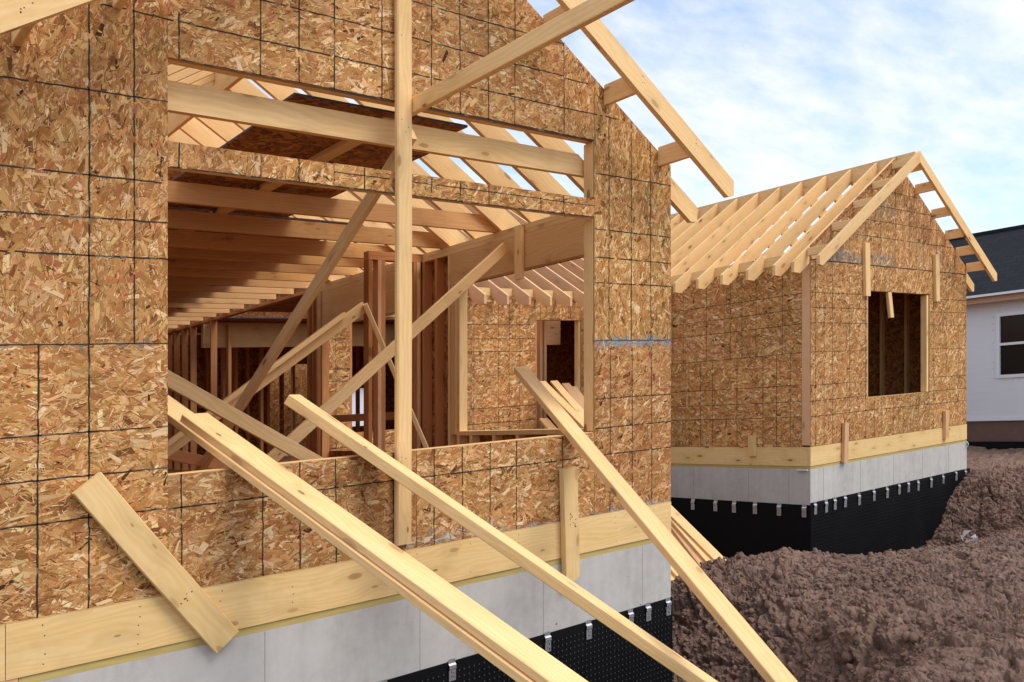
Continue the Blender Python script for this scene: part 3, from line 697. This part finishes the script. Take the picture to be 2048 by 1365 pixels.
# ceiling joists
jz0, jz1 = 1.600, 1.752
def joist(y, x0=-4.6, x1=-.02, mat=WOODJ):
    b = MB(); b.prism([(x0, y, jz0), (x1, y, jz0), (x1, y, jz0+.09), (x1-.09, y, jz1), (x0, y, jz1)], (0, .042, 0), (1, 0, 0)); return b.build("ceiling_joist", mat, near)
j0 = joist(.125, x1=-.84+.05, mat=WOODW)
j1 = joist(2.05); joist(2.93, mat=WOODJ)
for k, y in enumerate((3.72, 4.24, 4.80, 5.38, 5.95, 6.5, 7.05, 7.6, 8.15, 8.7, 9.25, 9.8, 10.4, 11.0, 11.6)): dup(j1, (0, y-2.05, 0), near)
# wing roof: ridge board and rafters
b = MB(); b.box((XC-.019, .02, 2.865), (XC+.019, 9.0, 3.245), (0, 1, 0)); b.build("ridge_board", WOODW, near)
rR = rafter_mesh(XC, 1, .31, .042).build("rafter", WOOD, near); rL = rafter_mesh(XC, -1, .31, .042).build("rafter", WOOD, near)
for k in range(1, 17):
    y = .42*k
    dup(rR, (0, y, 0), near) if y < 5.4 else None
    dup(rL, (0, y, 0), near)
for sg in (1, -1): rafter_mesh(XC, sg, .03, .042, drop=.094, tail=2.69, dep=.17, cut=.12).build("rafter", WOOD, near)
gbl = rafter_mesh
# fly rafters and lookouts
def fly(parent, xc, y):
    for sg in (1, -1):
        b = MB(); t = 2.672; z = 3.253
        pts = [(xc, z), (xc+sg*t, z-.624*t), (xc+sg*t, z-.624*t-.115), (xc+sg*(t-.07), z-.624*t-.13), (xc, z-.165)]
        b.prism([(x, y, q) for x, q in pts], (0, .042, 0), (sg, 0, -.624))
        nails(b, [(xc+sg*(q+random.uniform(-.02, .02)), y-.0006, z-.624*q-.08+random.uniform(-.045, .045)) for q in (.5, 1.05, 1.61, 1.63, 2.2, 2.21, 2.23, .52) for _ in range(2)], (0, -1, 0), .0035)
        b.build("fly_rafter", [WOOD, NAIL], parent)
fly(near, XC, -.34)
def lookout(parent, x, xc, y0, y1, mat=WOOD, h=.148):
    z = 3.253-.627*abs(x-xc)
    sg = 1 if x > xc else -1
    b = MB(); b.lumber((x, y0, z-.004-h/2), (x, y1, z-.004-h/2), .042, h, up=(0, 0, 1)); return b.build("lookout", mat, parent)
for x in (-.13, -.72, -1.31, -1.9, -4.51, -4.08, -3.5, -2.9): lookout(near, x, XC, -.297, -.0025)

# ================================================================== FAR HOUSE
X2, Y2 = 5.096, 1.93; XC2 = 7.43
farh = empty("unfinished_house", (XC2, Y2, -2.3), "farther unfinished timber house with one small square window hole and all its roof rafters bare", "house", "unfinished timber houses")
g2 = lambda x: 1.72+.63*min(x-X2, 9.756-x)
a_ = lambda x: x
sh = [(R(5.10, 6.56, -.862, .386), .5), (R(5.10, 6.56, .389, 1.598), .5), (R(6.56, 7.44, -.862, -.279), .4), (R(7.443, 8.44, -.862, -.279), .4), (R(6.56, 8.44, 1.24, 1.598), .9),
      (R(8.443, 9.752, -.862, .386), .6), (R(8.443, 9.752, .389, 1.598), .6),
      ([(5.10, 1.612), (7.36, 1.612), (7.36, g2(7.36)), (5.10, 1.72)], 1.2), ([(7.363, 1.612), (9.752, 1.612), (9.752, 1.72), (7.426, g2(7.426)), (7.363, g2(7.363))], 1.2)]
ln = []
H = lambda a0, a1, z: ln.append((a0, z+random.uniform(-.006, .006), a1, z+random.uniform(-.006, .006), .0075))
Vv = lambda a, b0, b1: ln.append((a, b0, a, b1, .0075))
for z in (1.178, .972, .772, -.054, -.26, -.467): H(5.1, 6.56, z); H(8.44, 9.75, z-.004)
H(6.56, 8.44, -.467)
for z in (1.86+.16, 2.25, 2.47, 2.70): H(X2+(z-1.69)/.63+.02, 9.756-(z-1.69)/.63-.02, z)
for a in (5.218, 5.425, 5.637, 6.075, 6.507, 8.582, 9.012, 9.442): Vv(a, -.86, 1.595)
for a in (6.75, 6.96, 7.3, 7.6, 7.82, 8.1): Vv(a, -.86, -.285)
for a in (6.75, 7.2, 7.6, 8.1): Vv(a, 1.245, 1.595)
for a in (5.64, 6.08, 6.5, 6.94, 7.362, 7.8, 8.02, 8.25, 8.67, 8.9, 9.3): Vv(a, 1.615, g2(a)-.01)
ln += [(5.1, 1.605, 9.752, 1.605, .013), (5.1, .3875, 6.56, .3875, .004), (8.44, .3875, 9.75, .3875, .004)]
tn = [(5.5, 7.33, 1.625, 1.76, (.20, .23, .22), .45, .03), (5.4, 5.9, 1.66, 1.85, (.16, .21, .23), .3, .04), (6.75, 7.33, 2.35, 2.5, (.22, .22, .19), .3, .05)]
osb_wall("front_sheathing", farh, (0, Y2, 0), (1, 0, 0), (0, -1, 0), sh, ln, 3600, tints=tn, fl=1.1)
# left side sheathing
sh = [(R(2.055, 4.0, -.862, .386), .1), (R(4.003, 5.98, -.862, .386), .1), (R(2.055, 3.3, .389, 1.60), .2), (R(3.303, 5.98, .389, 1.60), .2)]
ln = []
H = lambda a0, a1, z: ln.append((a0, z+random.uniform(-.006, .006), a1, z+random.uniform(-.006, .006), .0075))
for z in (1.178, .972, .772, -.04, -.26, -.467): H(2.06, 5.98, z)
for a in (2.229, 2.441, 2.657, 3.084, 3.514, 3.726, 3.941, 4.36, 4.79, 5.2): Vv(a, -.86, .38)
for a in (2.35, 2.77, 3.0, 3.2, 3.62, 4.05, 4.25, 4.6, 5.1): Vv(a, .39, 1.59)
ln += [(2.06, .3875, 5.98, .3875, .005)]
osb_wall("side_sheathing", farh, (X2, 0, 0), (0, 1, 0), (-1, 0, 0), sh, ln, 3200, fl=1.1)
b = MB(); b.box((X2+.012, Y2+.013, -.842), (X2+.09, 2.052, 1.60), (0, 0, 1)); b.box((X2-.004, Y2+.012, -.842), (X2+.0115, 2.052, 1.598), (0, 0, 1)); b.build("corner_stud", WOODP, farh)
b = MB(); b.box((9.70, Y2+.012, -.862), (9.763, Y2+.10, 1.60), (0, 0, 1)); b.build("corner_stud", WOOD, farh)
b = MB(); b.box((9.70, Y2+.11, -.862), (9.76, 5.95, 1.60), (0, 0, 1)); b.build("side_sheathing", OSBP, farh)
# rim, sill, foundation, membrane
b = MB(); b.box((X2, Y2-.004, Z_SILL), (9.763, Y2+.034, Z_RIM+.006)); nails(b, [(x, Y2-.0046, z) for x in (5.3, 6.2, 6.9, 7.8, 8.6, 9.5) for z in (-.92, -.99, -1.06)], (0, -1, 0), .004); b.build("rim_board", [WOODK, NAIL], farh)
b = MB(); b.box((X2-.004, Y2+.036, Z_SILL), (X2+.034, 6, Z_RIM+.006), (0, 1, 0)); nails(b, [(X2-.0046, y, z) for y in (2.3, 2.7, 3.1, 3.5, 3.95) for z in (-.91, -.97, -1.03, -1.08)], (-1, 0, 0), .004); b.build("rim_board", [WOODK, NAIL], farh)
b = MB(); b.box((X2+.003, Y2+.004, Z_CON), (9.76, Y2+.13, Z_SILL-.001)); b.build("sill_plate", TREAT, farh)
b = MB(); b.box((X2+.003, Y2+.132, Z_CON), (X2+.13, 6, Z_SILL-.001), (0, 1, 0)); b.build("sill_plate", TREAT, farh)
b = MB(); b.box((X2, Y2, -2.9), (9.765, Y2+.25, Z_CON-.001)); b.box((X2, Y2+.251, -2.9), (X2+.25, 6.2, Z_CON-.001)); b.box((9.515, Y2+.251, -2.9), (9.765, 6.2, Z_CON-.001)); b.box((0.01, 6.21, -2.9), (X2+.25, 6.4, Z_CON-.001))
for x in (5.413, 6.37, 7.311, 8.217, 9.1): b.box((x-.004, Y2-.0008, -2.9), (x+.004, Y2-.0002, Z_CON-.004), mi=1)
for y in (2.25, 2.896, 3.855): b.box((X2-.0008, y-.003, -2.9), (X2-.0002, y+.003, Z_CON-.004), mi=1)
found2 = b.build("foundation_wall", [CONC, JOINT], farh)
b = MB()
for k in range(7):
    t0, t1 = k/7, (k+1)/7; f_ = lambda t: Vector((9.72+.02*math.sin(t*4), Y2-.012-.02*math.sin(t*3), Z_CON+.012-.11*t))
    b.poly([f_(t0), f_(t0)+Vector((.02, 0, 0)), f_(t1)+Vector((.02, 0, 0)), f_(t1)]); b.poly([f_(t1)+Vector((0, .002, 0)), f_(t1)+Vector((.02, .002, 0)), f_(t0)+Vector((.02, .002, 0)), f_(t0)+Vector((0, .002, 0))])
b.build("gasket_end", SCRAPM, farh)
b = MB(); b.box((X2-.03, 1.96, Z_CON-.018), (X2-.005, 2.12, Z_CON-.002), (0, 1, 0)); b.build("gasket_end", SCRAPM, farh)
wv = lambda a, t: (.05*sst(.6, 4.4, np.float64(a))*t*(1+math.sin(a*7.3)*.8) + .22*max(0, a-4.2)**1.0*t)
membrane_mb((X2-.01, Y2, -1.6), (1, 0, 0), (0, -1, 0), 4.77, -1.60, -2.62, True, .046, wv, crown=0).build("drainage_membrane", [PLASTIC, DIMP], found2)
membrane_mb((X2, 6.2, -1.6), (0, -1, 0), (-1, 0, 0), 4.28, -1.63, -2.7, False).build("drainage_membrane", [PLASTIC, DIMP], found2)
c0 = clip_mb((5.182, Y2-.013, -1.592), (1, 0, 0), (0, -1, 0), 1.25).build("membrane_clip", [GALV, NAIL], found2)
for x in (5.45, 5.668, 5.931, 6.302, 6.709, 7.089, 7.447, 7.731, 8.039, 8.465, 8.873, 9.333, 9.682): dup(c0, (x-5.182, 0, random.uniform(-.015, .005)), found2)
c1 = clip_mb((X2-.013, 3.855, -1.625), (0, -1, 0), (-1, 0, 0), 1.25).build("membrane_clip", [GALV, NAIL], found2)
for y in (3.445, 3.121, 2.772, 2.389, 2.009): dup(c1, (0, y-3.855, random.uniform(-.006, .006)), found2)
# window framing and dark interior
ff = lambda nm, a, c, mat=WOODW, L=None: (lambda m_: (m_.box(a, c, L), m_.build(nm, mat, farh))[1])(MB())
ff("window_jamb", (8.38, Y2+.013, -.27), (8.438, Y2+.105, 1.23), WOOD); ff("window_jamb", (6.562, Y2+.013, -.27), (6.60, Y2+.105, 1.23), WOODW)
ff("window_sill", (6.562, Y2+.0125, -.315), (8.438, Y2+.105, -.277), WOOD); ff("header_beam", (6.562, Y2+.0125, 1.246), (8.438, Y2+.105, 1.58), WOODS)
for y in (2.4, 2.83, 3.27, 3.71, 4.15, 4.6): ff("stud", (9.50, y-.02, -.86), (9.599, y+.022, 1.59), WOODW)
b = MB(); b.box((X2+.1, 5.6, -.86), (9.59, 5.612, 1.595), (0, 0, 1)); b.box((9.60, Y2+.12, -.86), (9.62, 5.9, 1.6), (0, 0, 1)); b.build("partition_sheathing", OSBP, farh)
b = MB(); b.box((X2+.04, Y2+.11, -.885), (9.7, 6.05, -.863), (0, 1, 0)); b.box((5.2, Y2+.2, 1.60), (9.65, 5.9, 1.615), (0, 1, 0)); b.build("subfloor", OSBP, farh)
for x in (5.55, 9.25): ff("stud", (x-.02, Y2+.014, -.86), (x+.02, Y2+.1, 1.59), WOODW)
# cleats nailed on
def cleat(p0, p1, w, t, up, mat=WOOD):
    b = MB(); b.lumber(p0, p1, w, t, up=up); return b.build("nailed_cleat", mat, farh)
cleat((6.50, Y2-.026, 1.155), (6.475, Y2-.026, 1.905), .125, .05, (0, -1, 0), WOOD); cleat((8.64, Y2-.026, 1.13), (8.61, Y2-.026, 1.865), .125, .05, (0, -1, 0), WOOD)
cleat((7.22, Y2-.01, .86), (7.21, Y2+.03, 1.30), .10, .045, (0, -1, 0), WOOD)
cleat((5.895, Y2-.032, -1.14), (5.915, Y2-.032, -.60), .10, .05, (0, -1, 0), WOODP); cleat((8.94, Y2-.032, -1.045), (8.93, Y2-.032, -.60), .10, .05, (0, -1, 0), WOODP)
cleat((X2-.028, 2.81, -.985), (X2-.028, 2.815, -.70), .115, .04, (-1, 0, 0), WOOD)
# roof
b = MB(); b.box((XC2-.019, 1.66, 3.03), (XC2+.019, 8.0, 3.262), (0, 1, 0)); b.build("ridge_board", WOODW, farh)
r2L = rafter_mesh(XC2, -1, 2.225, .042).build("rafter", WOOD, farh); r2R = rafter_mesh(XC2, 1, 2.225, .042).build("rafter", WOODW, farh)
for k in range(1, 13): dup(r2L, (0, .42*k, 0), farh); dup(r2R, (0, .42*k, 0), farh)
rafter_mesh(XC2, 1, Y2+.03, .042, drop=.094, dep=.17, cut=.12).build("rafter", WOOD, farh); rafter_mesh(XC2, -1, Y2+.013, .042).build("rafter", WOOD, farh)
b = MB(); b.prism([(XC2-.02, Y2+.0005, 3.243), (XC2-.02, Y2+.0005, 3.175), (X2+.01, Y2+.0005, 1.72), (X2+.01, Y2+.0005, 1.793)], (0, .0115, 0), (1, 0, .63)); b.build("gable_edge_strip", OSBP, farh)
for k in range(9):
    y = 2.27+.42*k; b = MB(); b.box((X2+.02, y, 1.602), (X2+.06, y+.375, 1.73), (0, 1, 0)); b.build("rafter_block", WOOD, farh)
fly(farh, XC2, 1.59)
for q in (.15, .56, 1.09, 1.56, 1.95, 2.33): lookout(farh, XC2+q, XC2, 1.633, Y2-.0025)
for q in (.16, .72, 1.24, 1.80, 2.39): lookout(farh, XC2-q, XC2, 1.633, Y2-.0025, WOODW, .105)
# recessed wall between the two gables, with its two windows and the roof above it
sh = [(R(.02, .55, -.862, 1.60), .4), (R(.55, 1.5, -.862, -.31), .4), (R(.55, 1.5, 1.25, 1.60), .5), (R(1.503, 2.6, -.862, 1.60), .4), (R(2.603, 3.857, -.862, .386), .3), (R(2.603, 3.857, .389, 1.60), .3), (R(3.857, 4.85, -.862, -.497), .3), (R(3.857, 4.85, 1.241, 1.6), .5), (R(4.853, 5.08, -.862, 1.60), .5)]
ln = []
H = lambda a0, a1, z: ln.append((a0, z, a1, z, .0095))
for z in (1.16, .945, .75, -.10, -.33): H(2.0, 3.857, z)
for z in (.95, .55, .386, -.1): H(.02, .55, z)
H(.02, 2.0, -.5)
for a in (2.635, 3.107, 3.316, 3.53): Vv(a, -.86, 1.6)
for a in (3.96, 4.36, 4.58): Vv(a, 1.245, 1.6)
for a in (.34, ): Vv(a, -.86, 1.6)
osb_wall("recessed_sheathing", farh, (0, 6.0, 0), (1, 0, 0), (0, -1, 0), sh, ln, 2500, fl=1.2)
for (x0, x1, z0, z1) in ((.55, 1.5, -.31, 1.25), (3.857, 4.85, -.497, 1.241)):
    ff("window_jamb", (x1-.04, 6.013, z0), (x1, 6.105, z1), WOOD); ff("window_jamb", (x0, 6.013, z0), (x0+.04, 6.105, z1), WOODS); ff("header_beam", (x0, 6.013, z1+.002), (x1, 6.10, z1+.2), WOODS)
    ff("window_sill", (x0, 6.013, z0-.042), (x1, 6.105, z0-.002), WOODW)
for x, y, mt in ((3.98, 6.9, WOODP), (4.10, 6.9, WOODP), (4.25, 7.4, WOODW), (5.0, 7.2, WOODP), (5.1, 7.2, WOODP), (4.6, 8.3, WOODS), (4.9, 8.3, WOODS), (4.3, 8.3, WOODS)): ff("stud", (x-.025, y-.05, -.86), (x+.025, y+.05, 1.59), mt)
ff("header_beam", (3.9, 7.3, .95), (5.6, 7.4, 1.55), WOODP)
b = MB(); b.box((3.6, 9.2, -.86), (9.0, 9.22, 1.6), (0, 0, 1)); b.build("partition_sheathing", OSBP, farh)
# main roof rafters come down over the recessed wall
def mrafter(x, mat=WOODP):
    t = .042; z0 = 1.785; b = MB(); sl = .63
    P_ = lambda y, d: (x, y, z0+sl*(y-6.0)-d)
    b.prism([P_(5.64, 0), (x, 5.64, z0-.36*sl-.135), (x, 5.77, z0-.36*sl-.143), P_(10.0, .225), P_(10.0, 0)], (t, 0, 0), (0, 1, sl)); return b.build("rafter", mat, farh)
m0 = mrafter(2.55); 
for k in range(-5, 7):
    if k: dup(m0, (.43*k, 0, 0), farh)
for k in range(7, 17):
    x = 2.55+.43*k; d = min(x-5.0, 9.9-x)
    b = MB(); P_ = lambda y, q: (x, y, 1.785+.63*(y-6)-q)
    b.prism([P_(6.1+d, 0), P_(6.1+d, .225), P_(10, .225), P_(10, 0)], (.042, 0, 0), (0, 1, .63)); b.build('rafter', WOODP, farh)
for k in range(-5, 6):
    x = 2.62+.43*k; b = MB(); b.box((x, 6.02, 1.602), (x+.35, 6.06, 1.72)); b.build("rafter_block", WOODW, farh)
b = MB(); b.box((9.0, 6.2, -.86), (9.02, 12.2, 1.6), (0, 0, 1)); b.build("rear_sheathing", OSBP, farh)
b = MB(); b.prism([(-3.5, 10.0, 4.33), (9.5, 10.0, 4.33), (9.5, 12.4, 2.82), (-3.5, 12.4, 2.82)], (0, .012, .02), (1, 0, 0)); b.build("added_roof_cover", OSBP, farh)  # rear roof panel added to keep sky light out of the rooms

# ================================================================== loose sheets on the joists; ceiling covers added to darken rear rooms
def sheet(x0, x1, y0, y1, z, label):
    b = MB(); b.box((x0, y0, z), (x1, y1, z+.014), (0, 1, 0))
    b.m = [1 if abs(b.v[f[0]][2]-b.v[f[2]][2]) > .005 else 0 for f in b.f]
    o = b.build("loose_or_added_sheet", [OSBP, BEDGE])
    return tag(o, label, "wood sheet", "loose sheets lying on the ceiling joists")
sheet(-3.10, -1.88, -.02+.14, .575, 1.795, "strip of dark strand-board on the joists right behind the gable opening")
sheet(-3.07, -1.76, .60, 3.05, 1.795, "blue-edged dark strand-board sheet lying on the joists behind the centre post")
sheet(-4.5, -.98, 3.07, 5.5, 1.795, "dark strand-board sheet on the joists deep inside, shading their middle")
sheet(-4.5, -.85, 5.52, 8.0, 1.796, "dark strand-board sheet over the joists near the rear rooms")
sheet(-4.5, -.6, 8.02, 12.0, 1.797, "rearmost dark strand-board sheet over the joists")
sheet(.1, 3.5, 6.2, 8.6, 1.615, "ceiling sheet added to block light just behind the left part of the recessed wall")
sheet(5.7, 9.6, 6.2, 12.1, 1.616, "light-blocking ceiling sheet added over the rear rooms behind the farther gable")
sheet(.1, 5.69, 9.5, 12.1, 1.617, "added ceiling sheet that darkens the rearmost rooms behind the recessed wall")
o = board("walk_plank", WOODW, (-2.42, .20, 1.774), (-2.40, 5.2, 1.774), .10, .040); tag(o, "flat plank lying across the ceiling joists under the dark sheets", "plank")

# ================================================================== loose lumber in front
def vert_post():
    b = MB(); b.lumber((-2.478, -.034, -.82), (-2.474, -.030, 3.19), .104, .044, up=(0, -1, 0), ch=.009, warp=.004)
    nails(b, [(-2.478+random.uniform(-.03, .03), -.0575, z) for z in (1.66, 1.70, 1.63, .02, -.3, -.31, -.36, 2.2, .5, -.45)], (0, -1, 0), .0035)
    return tag(b.build("upright_post", [WOODW, NAIL]), "tall upright two-by-four nailed over the middle of the gable opening", "post")
vert_post()
o = board("outrigger_beam", WOOD, (-2.398, .0, 1.803), (-2.398, -2.6, 1.808), .042, .098); tag(o, "pale beam running outward from the top of the upright post, crossing the fly rafter", "beam")
def lean(label, pA, pB, tA, tB, w, h, mat=WOOD, roll=0, warp=.006, name="leaning_board", group="boards leaning out over the window sill"):
    A = Vector(pA); B = Vector(pB); D = B-A
    o = board(name, mat, A+D*tA, A+D*tB, w, h, roll=roll, warp=warp); return tag(o, label, "board", group)
# doubled plank
dA = Vector((-3.455, 0, -.243)); dB = Vector((-2.945, -1.85, -1.17))
up = Vector((0, 0, 1)) - (dB-dA).normalized()*((dB-dA).normalized().z); up.normalize()
lean("lower plank of the doubled pair leaning out of the opening, its end hidden inside", dA, dB, -.75, 1.62, .165, .041)
lean("upper plank of the doubled pair, its square end just inside the opening", dA+up*.044+Vector((.012, 0, 0)), dB+up*.044+Vector((.012, 0, 0)), -.235, 1.60, .165, .041)
lean("single pale two-by-four leaning over the sill left of the upright post", (-2.735, 0, -.222), (-1.50, -1.47, -1.585), -.225, 1.5, .150, .062)
lean("long pale two-by-four leaning over the right end of the sill toward the dirt", (-1.065, 0, -.24), (-1.69, -2.10, -1.415), -.405, 1.38, .115, .052)
# short boards against the wall
b = MB(); b.lumber((-4.225, -.030, -.265), (-3.553, -.030, -1.163), .15, .042, up=(0, -1, 0), warp=.003)
nails(b, [(-3.78+random.uniform(-.05, .05), -.0535, -.86+random.uniform(-.06, .04)) for _ in range(11)], (0, -1, 0), .0045)
tag(b.build("scrap_board", [WOODK, NAIL]), "short slanted board fixed over the rim at the lower left, dotted with nail holes", "board", "short scrap boards on the front wall")
b = MB(); b.lumber((-1.125, -.034, -.495), (-1.098, -.034, -1.285), .135, .050, up=(0, -1, 0), n1=(.45, 0, -1))
nails(b, [(-1.10+random.uniform(-.04, .04), -.0605, -.86+random.uniform(-.05, .05)) for _ in range(14)], (0, -1, 0), .004)
tag(b.build("scrap_board", [WOODK, NAIL]), "short upright board hanging over the rim beside the right corner, its foot cut slanted", "board", "short scrap boards on the front wall")
# ------------------------------------------------------------------ braces inside
def brace(label, p0, p1, w, h, mat=WOODW, up=(0, -1, 0), **k):
    o = board("diagonal_brace", mat, p0, p1, w, h, up=up, **k); return tag(o, label, "brace", "temporary braces inside the opening")
brace("long brown brace falling from the top of the upright post back into the room", (-2.36, .045, 1.665), (-2.46, 3.95, -.84), .095, .042, WOODW, up=(1, 0, 0))
brace("brace climbing to the right, its head against the side header beside a hanging block", (-.16, 1.84, 1.415), (-3.05, 1.86, -.80), .098, .042, WOODW)
brace("long brace of the inverted vee, climbing from the lower left", (-1.08, 2.82, .965), (-3.75, 2.80, -.78), .105, .042, WOOD)
brace("shorter board doubled onto the long brace of the inverted vee", (-1.32, 2.765, .885), (-3.6, 2.745, -.63), .042, .06, WOOD)
brace("steep thin leg of the inverted vee, falling to the right", (-1.10, 2.77, .985), (-.29, 2.77, -.66), .095, .042, WOODW, up=(1, -.6, 0))
brace("low brace falling to the right from the left edge of the opening", (-4.2, 1.5, .80), (-1.5, 1.55, -.82), .10, .042, WOODW)
brace("lowest brown brace near the floor behind the doubled planks", (-3.6, 3.3, -.02), (-1.0, 3.3, -.82), .10, .042, WOODS)
o = board("hanging_block", WOODW, (-.122, 1.68, 1.10), (-.122, 1.68, 1.59), .10, .042, up=(-1, 0, 0)); tag(o, "short block hanging on the side header near the right jamb", "block")
# planks sloping out of the recessed window down to the bank behind the near corner
for k, (x0, z0, x1, y1) in enumerate(((4.08, .25, 1.76, .74), (4.34, .25, 1.72, .84), (4.60, .20, 1.69, .95), (4.77, .14, 1.66, 1.06))):
    o = board("long_plank", (WOODW, WOOD, WOODP, WOODW)[k], (x0, 6.1, z0), (x1, y1, -1.80), .125, .042, warp=.004)
    tag(o, ["leftmost plank of the bundle sloping from the recessed window down to the dirt", "second plank from the left in the bundle from the recessed window", "third plank from the left in the bundle from the recessed window", "rightmost plank of the bundle sloping from the recessed window to the dirt"][k], "plank", "planks sloping from the recessed window")
for k, (x0, z0, lb) in enumerate(((3.88, -.34, "low wide plank under the bundle at the recessed window"), (3.80, -.52, "lowest plank under the bundle at the recessed window"))):
    o = board("long_plank", WOOD, (x0+.1, 5.95, z0), (1.52-.12*k, 1.12+.06*k, -1.86-.03*k), .14, .042, warp=.003); tag(o, lb, "plank", "planks sloping from the recessed window")
# ladder in the rear room
ld = empty("ladder", (-.6, 5.8, -.86), "dark blue ladder leaning in the rear doorway seen through the braces", "ladder")
lx, ly = 2.62, 11.6
WORLD[ld] = wp((lx, ly, -.86)); ld.location = WORLD[ld]
for s_ in (0, .36):
    b = MB(); b.lumber((lx+s_-.05, ly-.75, -.86), (lx+s_+.22, ly, 1.15), .045, .07); b.build("rail", LADM, ld)
for k in range(1, 7):
    b = MB(); t = k/7; b.box((lx-.05+.27*t, ly-.75+.75*t-.015, -.86+2.01*t-.015), (lx+.31+.27*t, ly-.75+.75*t+.015, -.86+2.01*t+.015)); b.build("rung", LADM, ld)
b = MB()   # crumpled scrap on the dirt
rs = np.random.default_rng(3); cx_, cy_ = 5.66, .146; cz_ = float(ground_z([cx_], [cy_])[0])
for k in range(9):
    t = rs.uniform(-.07, .07, 3); q = rs.uniform(-.075, .075, (3, 3)); c = Vector((cx_+t[0], cy_+t[1], cz_+.17+t[2]*.9))
    b.poly([c+Vector(x) for x in q]); b.poly([c+Vector(x)+Vector((0, 0, .002)) for x in q[::-1]])
tag(b.build("plastic_scrap", SCRAPM), "crumpled white scrap on the dirt beyond the far house corner", "scrap")

# ================================================================== finished neighbours
X3 = 15.1
nb = empty("neighbour_house", (X3, 3, -1.6), "white wrapped neighbouring house with black shingle roof at the right edge", "house")
def nbox(nm, a, c, mat, L=None, par=nb):
    m_ = MB(); m_.box(a, c, L); return m_.build(nm, mat, par)
wy0, wy1, wz0, wz1 = 2.25, 3.57, -.185, 1.225
b = MB()
for (y0, y1, z0, z1) in ((-2, wy0, -1.02, 1.62), (wy1, 14, -1.02, 1.62), (wy0, wy1, -1.02, wz0), (wy0, wy1, wz1, 1.62)): b.box((X3, y0, z0), (X3+.2, y1, z1), (0, 1, 0))
b.build("wrapped_wall", WRAP, nb)
nbox("starter_strip", (X3-.02, -2, -1.11), (X3+.2, 14, -1.022), VINYL)
nbox("foundation_wall", (X3+.02, -2, -2.4), (X3+.3, 14, -1.112), BROWNF)
nbox("dimple_skirt", (X3-.02, -2, -2.4), (X3+.0199, 14, -1.565), PLASTIC)
b = MB(); t = .07
for (y0, y1, z0, z1) in ((wy0, wy1, wz0, wz0+t), (wy0, wy1, wz1-t, wz1), (wy0, wy0+t, wz0+t, wz1-t), (wy1-t, wy1, wz0+t, wz1-t), (wy0+t, wy1-t, .52, .575)): b.box((X3-.03, y0, z0), (X3+.05, y1, z1), (0, 1, 0))
win = b.build("window_frame", VINYL, nb)
b = MB()
for k in range(10):
    for (yy, zz) in ((wy0-.07, wz0+(k+.5)*.141), (wy1+.07, wz0+(k+.5)*.141), (wy0+(k+.5)*.132, wz1+.07), (wy0+(k+.5)*.132, wz0-.06)):
        if random.random() < .8: b.poly([(X3-.0015, yy+.009*math.cos(-a), zz+.010*math.sin(-a)) for a in [i*math.pi/3 for i in range(6)]])
b.build("flange_fasteners", JOINT, win)
m_ = MB(); m_.box((X3+.03, wy0+t, wz0+t), (X3+.04, wy1-t, wz1-t), (0, 1, 0)); m_.build("pane", GLASSD, win)
nbox("fascia_board", (X3-.32, -2.4, 1.47), (X3-.28, 14, 1.60), FASCIA); nbox("soffit", (X3-.279, -2.4, 1.60), (X3+.1, 14, 1.62), FASCIA)
b = MB(); P0 = (X3-.40, -2.6, 1.60); rise = 3.3*.555
q = [Vector((X3-.40, -2.6, 1.625)), Vector((X3-.40, 14, 1.625)), Vector((X3+2.9, 14, 1.625+rise)), Vector((X3+2.9, -2.6, 1.625+rise))]
b.poly(q[::-1], [((p.y), (p-q[0]).dot(Vector((1, 0, .6)).normalized())) for p in q[::-1]])
q2 = [Vector((X3+2.9, -2.6, 1.625+rise)), Vector((X3+2.9, 14, 1.625+rise)), Vector((X3+6.2, 14, 1.625)), Vector((X3+6.2, -2.6, 1.625))]
b.poly(q2[::-1], [(p.y, (p-q2[0]).length*.2) for p in q2[::-1]])
b.build("shingle_roof", SHING, nb)
nbox("drip_edge", (X3-.43, -2.6, 1.60), (X3-.39, 14, 1.65), VINYL); nbox("ridge_cap", (X3+2.8, -2.6, 1.625+rise-.04), (X3+3.0, 14, 1.625+rise+.035), SHING)
nbox("gable_wall", (X3+.21, 13.8, -1), (X3+6, 14, 1.6), WRAP)
# distant white house behind, glimpsed through the framing
hb = empty("neighbour_house", (8, 34, -1.6), "distant white-sided house glimpsed through the rear framing", "house")
nbox("siding_wall", (2, 32, -1.7), (18, 40, 1.3), SIDING, None, hb); 
b = MB(); b.prism([(1.6, 31.6, 1.3), (1.6, 40.4, 1.3), (1.6, 36, 3.6)], (16.8, 0, 0), (1, 0, 0)); b.build("shingle_roof", SHING, hb)
for x in (5.2, 8.4, 11.6): nbox("window", (x, 31.95, -.4), (x+.9, 32.01, .8), GLASSD, None, hb)
